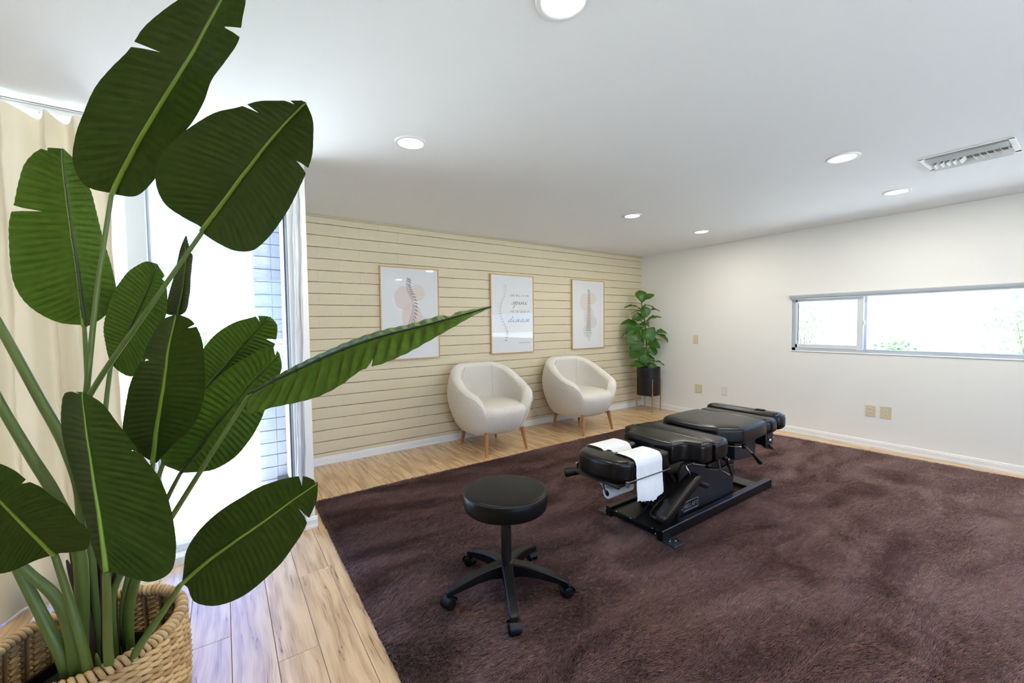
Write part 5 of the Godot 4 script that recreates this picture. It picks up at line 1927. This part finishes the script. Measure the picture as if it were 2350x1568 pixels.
func big_leaf(o: Node3D, d: Dictionary, at: Vector3) -> Vector3:      # two skins a hair apart: a dark upper one with a lime midrib, an under one with a wire rib, painted paler partly for light through the leaf; returns the base
	var m := points(d.m)
	var edges := [points(d.l), points(d.r)]
	for i in m.size():
		m[i] -= at
		edges[0][i] -= at
		edges[1][i] -= at
	var nv := 150
	var nu := 12
	var veins: float = d.veins
	var span := m[0].distance_to(m[m.size() - 1])
	var leaf := Node3D.new()
	leaf.name = "leaf"
	o.add_child(leaf, true)
	var ribs := [PackedVector3Array(), PackedVector3Array()]
	for skin in 2:
		var g := Geo.new()
		var lift := -0.0005 if skin == 0 else 0.0005
		for e in 2:
			var sg := -1.0 if e == 0 else 1.0
			var rows := []
			for j in nv + 1:
				var s := float(j) / nv
				var c := along(m, s)
				var out := along(edges[e], s) - c
				var tan := (along(m, s + 0.02) - along(m, s - 0.02)).normalized()
				var wide := out.length()
				var nrm := (tan.cross(out) if e == 1 else out.cross(tan)).normalized()
				if e == 1 and j % 5 == 0:
					ribs[skin].append(c + nrm * lift * 3.0)
				var reach := 1.0
				for cut in d.cuts:
					if int(cut[0]) == int(sg):
						var k := 1.0 - absf(s - float(cut[1])) / maxf(float(cut[3]) * 0.32, 0.007)
						if k > 0.0:
							reach = minf(reach, 1.0 - float(cut[2]) * k)
				var row := []
				for i in nu + 1:
					var b := float(i) / nu * reach
					var p := c + out * b
					var pleat: float = d.pleat * sin(veins * TAU * s + 1.5 * b) * smoothstep(0.05, 0.4, b) * (1.0 - 0.8 * smoothstep(0.7, 1.0, b))
					var curl := -0.07 * wide * b * b + 0.10 * wide * b * (1.0 - b)
					p += nrm * (pleat * clampf(wide / 0.08, 0.2, 1.0) + curl + lift)
					row.append(g.add(p, Vector2(0.5 + sg * b * 0.5, s)))
				rows.append(row)
			for j in nv:
				for i in nu:
					if e == 1:
						g.quad(rows[j][i], rows[j][i + 1], rows[j + 1][i + 1], rows[j + 1][i])
					else:
						g.quad(rows[j][i], rows[j + 1][i], rows[j + 1][i + 1], rows[j][i + 1])
		var upper: bool = (skin == 0) == (d.shows == "upper")
		part(leaf, "upper_skin" if upper else "under_skin", g, M.leaf_upper if upper else M.leaf_under_lit, 180.0)
		var rib := Geo.new()
		var rad := []
		for k in ribs[skin].size():
			rad.append((lerpf(0.0062, 0.0012, pow(k / 30.0, 0.8)) if upper else lerpf(0.0050, 0.0012, k / 30.0)) * clampf(span / 0.5, 0.6, 1.2))
		rib.tube(ribs[skin], rad, 8)
		part(leaf, "midrib" if upper else "wire_rib", rib, M.leaf_rib if upper else M.leaf_wire, 180.0)
		if not upper:
			for k in range(3, 25, 3):       # the clips that hold the wire to the blade
				var a: Vector3 = ribs[skin][k]
				var b: Vector3 = ribs[skin][k + 1]
				var clip := Geo.new()
				clip.tube(PackedVector3Array([a, a.lerp(b, 0.25)]), rad[k] * 1.35, 8)
				part(leaf, "wire_clip", clip, M.leaf_wire, 60.0)
	return m[0]

func large_plant() -> void:
	var at := Vector3(-6.035, 0, 2.60)
	mat("leaf_rib", Color(0.44, 0.54, 0.15), 0.45)
	mat("leaf_wire", Color(0.13, 0.20, 0.08), 0.45)
	mat("leaf_stalk", Color(0.32, 0.395, 0.155), 0.45)
	mat("sheath", Color(0.22, 0.15, 0.13), 0.55)
	var tex := leaf_texture()
	for q in [["leaf_upper", Color(0.235, 0.30, 0.105), Color(0.4, 0.5, 0.13)], ["leaf_under_lit", Color(0.335, 0.425, 0.145), Color(0.4, 0.5, 0.13)]]:  # under colour: paler side, plus light through the leaf painted in
		var m := mat(q[0], q[1], 0.55)
		m.albedo_texture = tex
		m.metallic_specular = 0.22
		m.backlight_enabled = true
		m.backlight = q[2]
	var o := thing("bird_of_paradise_plant", "tall artificial bird-of-paradise plant with split paddle leaves in foreground", "plant", at)
	var leaves := [
		{"shows": "upper", "veins": 30, "pleat": 0.0012,
		"m": [-5.929,1.779,2.627,-5.898,1.823,2.688,-5.867,1.864,2.749,-5.837,1.902,2.810,-5.807,1.934,2.871,-5.778,1.964,2.932,-5.750,1.991,2.991,-5.724,2.014,3.050,-5.699,2.035,3.108,-5.678,2.055,3.163,-5.658,2.071,3.218,-5.640,2.084,3.272,-5.623,2.095,3.325],
		"l": [-5.933,1.781,2.619,-5.985,1.800,2.612,-6.001,1.858,2.632,-5.983,1.920,2.678,-5.952,1.972,2.734,-5.917,2.019,2.795,-5.873,2.052,2.865,-5.827,2.077,2.939,-5.792,2.104,3.006,-5.749,2.118,3.081,-5.706,2.122,3.159,-5.665,2.122,3.236,-5.622,2.101,3.320],
		"r": [-5.922,1.778,2.623,-5.863,1.768,2.688,-5.815,1.807,2.749,-5.786,1.857,2.799,-5.751,1.901,2.856,-5.714,1.937,2.918,-5.686,1.976,2.976,-5.668,2.013,3.029,-5.638,2.038,3.095,-5.612,2.060,3.160,-5.605,2.084,3.215,-5.601,2.102,3.271,-5.622,2.103,3.316],
		"cuts": [[-1,0.605,0.6,0.022],[1,0.784,0.61,0.051]]},
		{"shows": "upper", "veins": 30, "pleat": 0.0012,
		"m": [-5.705,1.649,2.851,-5.684,1.673,2.901,-5.663,1.696,2.951,-5.644,1.717,3.000,-5.626,1.737,3.048,-5.609,1.755,3.096,-5.592,1.771,3.143,-5.577,1.786,3.190,-5.562,1.799,3.236,-5.548,1.809,3.282,-5.534,1.818,3.328,-5.521,1.824,3.374,-5.509,1.829,3.418],
		"l": [-5.708,1.664,2.839,-5.747,1.692,2.829,-5.780,1.725,2.828,-5.793,1.770,2.844,-5.786,1.817,2.877,-5.759,1.852,2.926,-5.723,1.876,2.985,-5.686,1.890,3.049,-5.648,1.897,3.115,-5.609,1.889,3.186,-5.574,1.882,3.257,-5.542,1.861,3.330,-5.513,1.837,3.406],
		"r": [-5.700,1.639,2.855,-5.662,1.605,2.920,-5.622,1.579,2.985,-5.583,1.574,3.050,-5.553,1.598,3.106,-5.530,1.630,3.157,-5.512,1.662,3.205,-5.499,1.694,3.249,-5.488,1.725,3.291,-5.481,1.755,3.331,-5.484,1.784,3.365,-5.491,1.810,3.395,-5.509,1.830,3.418],
		"cuts": [[-1,0.778,0.48,0.02],[-1,0.945,0.63,0.018],[1,0.688,0.38,0.037]]},
		{"shows": "under", "veins": 30, "pleat": 0.0034,
		"m": [-6.048,1.372,2.405,-6.050,1.422,2.408,-6.052,1.472,2.410,-6.054,1.521,2.412,-6.056,1.570,2.414,-6.059,1.618,2.416,-6.063,1.666,2.417,-6.065,1.713,2.419,-6.068,1.760,2.421,-6.070,1.807,2.423,-6.072,1.854,2.426,-6.073,1.900,2.429,-6.072,1.947,2.433],
		"l": [-6.054,1.378,2.405,-6.106,1.386,2.381,-6.153,1.415,2.358,-6.190,1.458,2.340,-6.212,1.517,2.331,-6.217,1.582,2.331,-6.216,1.648,2.336,-6.212,1.713,2.341,-6.196,1.776,2.353,-6.182,1.840,2.363,-6.162,1.902,2.376,-6.122,1.945,2.403,-6.071,1.948,2.437],
		"r": [-6.049,1.372,2.387,-6.012,1.399,2.382,-5.985,1.439,2.380,-5.972,1.498,2.373,-5.981,1.557,2.356,-5.993,1.616,2.343,-6.007,1.674,2.333,-6.016,1.731,2.333,-6.023,1.787,2.339,-6.029,1.840,2.352,-6.042,1.887,2.366,-6.055,1.928,2.386,-6.075,1.956,2.413],
		"cuts": [[-1,0.64,0.47,0.03],[-1,0.929,0.2,0.03]]},
		{"shows": "under", "veins": 30, "pleat": 0.0034,
		"m": [-5.983,1.244,2.433,-5.969,1.271,2.446,-5.954,1.298,2.459,-5.940,1.324,2.471,-5.928,1.352,2.483,-5.916,1.380,2.494,-5.904,1.407,2.504,-5.892,1.435,2.515,-5.880,1.462,2.527,-5.868,1.489,2.538,-5.857,1.516,2.548,-5.848,1.545,2.557,-5.838,1.573,2.566],
		"l": [-5.984,1.244,2.429,-5.991,1.280,2.419,-5.994,1.317,2.414,-5.996,1.354,2.411,-5.991,1.391,2.414,-5.981,1.426,2.422,-5.970,1.461,2.432,-5.957,1.495,2.443,-5.938,1.525,2.460,-5.918,1.553,2.480,-5.893,1.574,2.504,-5.865,1.588,2.532,-5.836,1.579,2.564],
		"r": [-5.981,1.239,2.428,-5.956,1.212,2.436,-5.925,1.200,2.452,-5.902,1.228,2.464,-5.883,1.264,2.474,-5.864,1.302,2.486,-5.848,1.341,2.498,-5.833,1.380,2.512,-5.821,1.420,2.526,-5.817,1.462,2.536,-5.817,1.504,2.545,-5.821,1.543,2.554,-5.837,1.576,2.560],
		"cuts": [[1,0.887,0.28,0.082]]},
		{"shows": "upper", "veins": 30, "pleat": 0.0012,
		"m": [-5.797,1.409,2.457,-5.792,1.433,2.468,-5.786,1.456,2.478,-5.781,1.479,2.489,-5.776,1.501,2.500,-5.772,1.524,2.509,-5.769,1.547,2.519,-5.765,1.569,2.528,-5.762,1.592,2.537,-5.761,1.614,2.545,-5.760,1.636,2.553,-5.758,1.658,2.561,-5.757,1.679,2.569],
		"l": [-5.805,1.410,2.436,-5.828,1.417,2.395,-5.829,1.440,2.378,-5.823,1.467,2.372,-5.816,1.494,2.372,-5.809,1.520,2.376,-5.801,1.546,2.387,-5.794,1.572,2.401,-5.788,1.597,2.419,-5.782,1.621,2.442,-5.776,1.644,2.470,-5.768,1.664,2.505,-5.759,1.682,2.551],
		"r": [-5.789,1.409,2.476,-5.768,1.419,2.528,-5.756,1.438,2.564,-5.750,1.461,2.590,-5.744,1.484,2.612,-5.741,1.507,2.627,-5.739,1.531,2.638,-5.736,1.554,2.644,-5.734,1.578,2.646,-5.732,1.602,2.644,-5.740,1.625,2.630,-5.748,1.650,2.612,-5.755,1.677,2.584],
		"cuts": [[1,0.813,0.8,0.114]]},
		{"shows": "upper", "veins": 30, "pleat": 0.0012,
		"m": [-5.854,0.955,2.722,-5.846,0.999,2.750,-5.839,1.041,2.778,-5.831,1.082,2.807,-5.822,1.122,2.837,-5.814,1.160,2.866,-5.805,1.197,2.896,-5.798,1.233,2.924,-5.791,1.268,2.953,-5.785,1.302,2.981,-5.777,1.334,3.010,-5.768,1.364,3.040,-5.760,1.394,3.070],
		"l": [-5.861,0.956,2.704,-5.888,0.984,2.684,-5.908,1.020,2.676,-5.915,1.063,2.681,-5.907,1.109,2.700,-5.896,1.155,2.726,-5.884,1.199,2.755,-5.867,1.240,2.792,-5.846,1.278,2.836,-5.829,1.317,2.881,-5.810,1.353,2.930,-5.789,1.385,2.987,-5.760,1.398,3.057],
		"r": [-5.845,0.952,2.728,-5.815,0.993,2.772,-5.785,1.032,2.817,-5.754,1.066,2.862,-5.730,1.107,2.902,-5.715,1.152,2.936,-5.707,1.198,2.964,-5.705,1.243,2.989,-5.706,1.287,3.011,-5.708,1.329,3.033,-5.718,1.366,3.050,-5.732,1.388,3.064,-5.755,1.398,3.073],
		"cuts": [[-1,0.668,0.24,0.048],[1,0.858,0.44,0.028]]},
		{"shows": "under", "veins": 30, "pleat": 0.0034,
		"m": [-5.793,0.889,2.657,-5.771,0.923,2.675,-5.749,0.957,2.693,-5.727,0.992,2.710,-5.706,1.026,2.728,-5.683,1.059,2.746,-5.661,1.092,2.764,-5.638,1.124,2.782,-5.616,1.157,2.800,-5.594,1.189,2.818,-5.569,1.218,2.838,-5.545,1.247,2.857,-5.521,1.277,2.876],
		"l": [-5.802,0.896,2.651,-5.839,0.925,2.628,-5.838,0.975,2.629,-5.816,1.024,2.647,-5.786,1.067,2.669,-5.757,1.110,2.692,-5.726,1.151,2.715,-5.693,1.189,2.740,-5.659,1.225,2.766,-5.622,1.255,2.795,-5.583,1.281,2.825,-5.542,1.302,2.856,-5.521,1.281,2.876],
		"r": [-5.785,0.886,2.653,-5.747,0.885,2.662,-5.709,0.889,2.677,-5.673,0.907,2.694,-5.640,0.934,2.712,-5.613,0.970,2.728,-5.589,1.010,2.745,-5.570,1.054,2.761,-5.555,1.100,2.779,-5.539,1.146,2.799,-5.523,1.191,2.824,-5.512,1.237,2.848,-5.520,1.280,2.866],
		"cuts": [[-1,0.958,0.8,0.047]]},
		{"shows": "under", "veins": 30, "pleat": 0.0034,
		"m": [-5.766,1.093,2.544,-5.746,1.119,2.560,-5.726,1.145,2.577,-5.707,1.171,2.593,-5.688,1.197,2.609,-5.668,1.222,2.626,-5.650,1.248,2.642,-5.631,1.274,2.657,-5.612,1.300,2.673,-5.592,1.324,2.690,-5.573,1.349,2.706,-5.553,1.372,2.723,-5.533,1.395,2.740],
		"l": [-5.775,1.101,2.537,-5.771,1.140,2.542,-5.762,1.179,2.550,-5.752,1.217,2.559,-5.738,1.253,2.571,-5.721,1.287,2.585,-5.701,1.318,2.602,-5.678,1.345,2.621,-5.651,1.367,2.643,-5.622,1.384,2.666,-5.592,1.394,2.691,-5.561,1.402,2.716,-5.531,1.400,2.741],
		"r": [-5.753,1.083,2.546,-5.727,1.105,2.553,-5.701,1.128,2.564,-5.674,1.152,2.578,-5.648,1.176,2.594,-5.622,1.200,2.612,-5.595,1.224,2.632,-5.569,1.247,2.655,-5.542,1.271,2.679,-5.518,1.297,2.704,-5.510,1.333,2.719,-5.510,1.372,2.732,-5.530,1.400,2.734],
		"cuts": [[-1,0.902,0.8,0.025],[-1,0.991,0.8,0.019],[1,0.79,0.48,0.054]]},
		{"shows": "under", "veins": 21, "pleat": 0.0048,
		"m": [-5.610,1.175,3.015,-5.566,1.205,3.056,-5.523,1.233,3.097,-5.480,1.258,3.138,-5.438,1.283,3.179,-5.395,1.305,3.219,-5.353,1.324,3.260,-5.311,1.340,3.301,-5.269,1.353,3.341,-5.228,1.366,3.382,-5.188,1.380,3.421,-5.149,1.394,3.460,-5.111,1.408,3.498],
		"l": [-5.609,1.174,2.993,-5.563,1.201,2.988,-5.515,1.228,3.001,-5.465,1.254,3.021,-5.415,1.279,3.050,-5.366,1.304,3.084,-5.318,1.326,3.126,-5.271,1.344,3.173,-5.227,1.357,3.226,-5.187,1.374,3.283,-5.152,1.389,3.343,-5.122,1.399,3.409,-5.101,1.409,3.482],
		"r": [-5.611,1.172,3.023,-5.611,1.128,3.056,-5.560,1.147,3.115,-5.510,1.162,3.171,-5.462,1.181,3.222,-5.418,1.211,3.267,-5.379,1.248,3.306,-5.334,1.267,3.348,-5.290,1.291,3.386,-5.248,1.320,3.419,-5.205,1.350,3.450,-5.162,1.380,3.479,-5.115,1.407,3.504],
		"cuts": [[-1,0.837,0.8,0.061],[1,0.531,0.58,0.022]]},
		{"shows": "upper", "veins": 30, "pleat": 0.0017,
		"m": [-5.921,0.766,2.989,-5.924,0.801,2.979,-5.928,0.835,2.969,-5.932,0.870,2.958,-5.936,0.905,2.947,-5.941,0.941,2.936,-5.946,0.977,2.925,-5.950,1.013,2.914,-5.955,1.050,2.902,-5.960,1.087,2.891,-5.964,1.124,2.880,-5.968,1.162,2.869,-5.972,1.200,2.858],
		"l": [-5.932,0.755,2.960,-5.950,0.772,2.893,-5.965,0.799,2.842,-5.977,0.831,2.801,-5.989,0.867,2.767,-6.000,0.908,2.741,-6.011,0.951,2.722,-6.021,0.995,2.710,-6.029,1.042,2.707,-6.032,1.091,2.713,-6.028,1.141,2.732,-6.015,1.190,2.765,-5.979,1.198,2.831],
		"r": [-5.916,0.765,2.989,-5.875,0.745,3.006,-5.829,0.730,3.028,-5.787,0.752,3.046,-5.775,0.807,3.042,-5.778,0.864,3.030,-5.788,0.922,3.013,-5.807,0.977,2.991,-5.837,1.025,2.964,-5.867,1.072,2.937,-5.898,1.120,2.911,-5.929,1.169,2.885,-5.971,1.200,2.855],
		"cuts": [[-1,0.965,0.69,0.025],[1,0.699,0.22,0.022]]},
		{"shows": "upper", "veins": 30, "pleat": 0.0015,
		"m": [-5.794,0.606,2.842,-5.767,0.638,2.867,-5.740,0.669,2.893,-5.712,0.699,2.919,-5.684,0.726,2.946,-5.656,0.753,2.972,-5.627,0.779,2.999,-5.599,0.805,3.025,-5.572,0.831,3.051,-5.545,0.858,3.076,-5.519,0.884,3.102,-5.492,0.909,3.127,-5.466,0.934,3.152],
		"l": [-5.788,0.614,2.846,-5.781,0.662,2.857,-5.772,0.713,2.869,-5.752,0.758,2.888,-5.726,0.797,2.912,-5.697,0.831,2.939,-5.665,0.861,2.968,-5.632,0.887,2.998,-5.598,0.913,3.028,-5.563,0.931,3.060,-5.528,0.945,3.092,-5.492,0.950,3.125,-5.465,0.935,3.153],
		"r": [-5.778,0.606,2.844,-5.761,0.556,2.849,-5.721,0.540,2.873,-5.680,0.547,2.900,-5.640,0.568,2.928,-5.604,0.600,2.956,-5.572,0.637,2.983,-5.542,0.677,3.012,-5.517,0.724,3.039,-5.494,0.772,3.067,-5.478,0.824,3.094,-5.464,0.877,3.121,-5.464,0.931,3.145],
		"cuts": [[-1,0.895,0.8,0.023],[-1,0.98,0.8,0.04],[1,0.814,0.69,0.031]]},
		{"shows": "upper", "veins": 30, "pleat": 0.0012,
		"m": [-6.045,0.776,2.829,-6.051,0.807,2.852,-6.056,0.837,2.875,-6.061,0.866,2.899,-6.065,0.894,2.923,-6.068,0.921,2.948,-6.071,0.948,2.973,-6.073,0.973,2.999,-6.075,0.998,3.024,-6.077,1.021,3.051,-6.078,1.044,3.077,-6.078,1.066,3.105,-6.077,1.087,3.132],
		"l": [-6.055,0.772,2.813,-6.081,0.769,2.806,-6.105,0.764,2.806,-6.126,0.762,2.809,-6.147,0.770,2.817,-6.165,0.790,2.828,-6.171,0.828,2.849,-6.173,0.868,2.875,-6.164,0.912,2.911,-6.153,0.957,2.952,-6.133,1.000,3.002,-6.110,1.042,3.057,-6.082,1.083,3.121],
		"r": [-6.037,0.780,2.831,-5.995,0.796,2.880,-5.958,0.820,2.929,-5.949,0.870,2.957,-5.966,0.908,2.969,-5.978,0.950,2.986,-5.998,0.979,2.998,-6.014,1.011,3.014,-6.030,1.035,3.032,-6.043,1.065,3.052,-6.058,1.088,3.073,-6.072,1.101,3.096,-6.078,1.088,3.128],
		"cuts": [[1,0.666,0.23,0.041]]},
	]
	var bases := []
	for d in leaves:
		bases.append(big_leaf(o, d, at))
	var stalks := [
		[-5.938,1.765,2.621,-5.974,1.505,2.609,-6.007,1.238,2.600,-6.026,1.038,2.597,-6.035,0.837,2.601],
		[-5.710,1.630,2.848,-5.845,1.421,2.752,-5.980,1.201,2.657,-6.016,1.095,2.626,-6.021,0.841,2.622],
		[-6.050,1.369,2.405,-6.041,1.198,2.444,-6.031,1.020,2.509,-6.024,0.756,2.576],
		[-5.986,1.240,2.432,-5.998,1.106,2.454,-6.004,0.942,2.508,-6.009,0.747,2.563],
		[-5.803,1.404,2.453,-5.863,1.139,2.473,-5.950,0.855,2.501,-5.992,0.624,2.556],
		[-5.854,0.952,2.722,-5.876,0.835,2.712,-5.938,0.636,2.679,-5.974,0.517,2.648],
		[-5.800,0.888,2.653,-5.831,0.812,2.647,-5.897,0.656,2.633,-5.945,0.475,2.633],
		[-5.789,1.092,2.528,-5.842,0.918,2.536,-5.916,0.673,2.558,-5.959,0.461,2.600],
		[-5.626,1.148,2.992,-5.710,0.991,2.918,-5.806,0.810,2.823,-5.873,0.686,2.746,-5.928,0.495,2.681],
		[-5.922,0.760,2.989,-5.937,0.631,2.912,-5.954,0.471,2.835],
		[-5.794,0.606,2.842,-5.842,0.522,2.813,-5.905,0.423,2.798],
		[-6.043,0.773,2.830,-6.023,0.642,2.827,-6.001,0.487,2.826],
		[-6.282,1.532,2.430,-6.212,1.374,2.486,-6.137,1.183,2.537,-6.060,0.975,2.588,-6.037,0.771,2.603],
		[-6.229,1.314,2.600,-6.180,1.162,2.630,-6.123,1.010,2.653,-6.070,0.882,2.684,-6.026,0.690,2.700],
		[-6.186,0.876,2.701,-6.144,0.725,2.713,-6.093,0.576,2.745,-6.055,0.428,2.754],
		[-6.143,0.782,2.760,-6.106,0.715,2.765,-6.058,0.635,2.778,-6.039,0.532,2.772,-6.034,0.407,2.758],
	]
	var roots := [[0.0, -0.02], [0.02, 0.0], [-0.03, -0.05], [0.03, -0.06], [0.05, -0.04], [0.06, 0.03], [0.09, 0.0], [0.08, -0.03], [0.10, 0.05], [0.06, 0.10], [0.07, 0.07], [0.02, 0.10], [-0.03, 0.02], [-0.02, 0.05], [-0.02, 0.09], [0.0, 0.08]]
	for i in stalks.size():
		var p := points(stalks[i])
		for k in p.size():
			p[k] -= at
		if i < bases.size():
			p[0] = p[0].lerp(bases[i], 0.75)
		p.append(Vector3(roots[i][0], 0.245, roots[i][1]))
		var line := smooth_line(p, 6)
		var rad := []
		var thick: float = 0.0068 if i < 9 else (0.0085 if i < 12 else 0.0115)
		for k in line.size():
			rad.append(thick * lerpf(0.85, 1.55, float(k) / line.size()))
		var g := Geo.new()
		g.tube(line, rad, 12)
		part(o, "stalk", g, M.leaf_stalk, 180.0)
	# brown-purple sheaths gathered round the middle
	for q in [[-0.015, -0.02, -0.035, 0.48, -0.01, 0.020], [0.015, -0.03, 0.01, 0.55, -0.05, 0.016], [0.03, 0.0, 0.03, 0.42, -0.02, 0.015], [0.0, 0.03, -0.03, 0.44, 0.05, 0.018], [0.05, -0.02, 0.06, 0.36, -0.02, 0.014]]:
		var g := Geo.new()
		g.tube(smooth_line(PackedVector3Array([Vector3(q[0], 0.245, q[1]), Vector3(q[0], 0.245 + q[3] * 0.5, q[1]), Vector3(q[2], 0.245 + q[3], q[4])]), 6), [q[5], q[5], q[5] * 0.98, q[5] * 0.95, q[5] * 0.9, q[5] * 0.85, q[5] * 0.8, q[5] * 0.72, q[5] * 0.65, q[5] * 0.55, q[5] * 0.45, q[5] * 0.3, q[5] * 0.12], 12)
		part(o, "sheath", g, M.sheath, 180.0)
	var shoot := Geo.new()
	shoot.tube(smooth_line(PackedVector3Array([Vector3(0.05, 0.245, 0.13), Vector3(0.045, 0.33, 0.13), Vector3(0.035, 0.42, 0.125)]), 5), [0.009, 0.009, 0.009, 0.0088, 0.0085, 0.008, 0.0075, 0.007, 0.006, 0.0045, 0.002], 10)
	part(o, "shoot", shoot, M.leaf_stalk, 180.0)
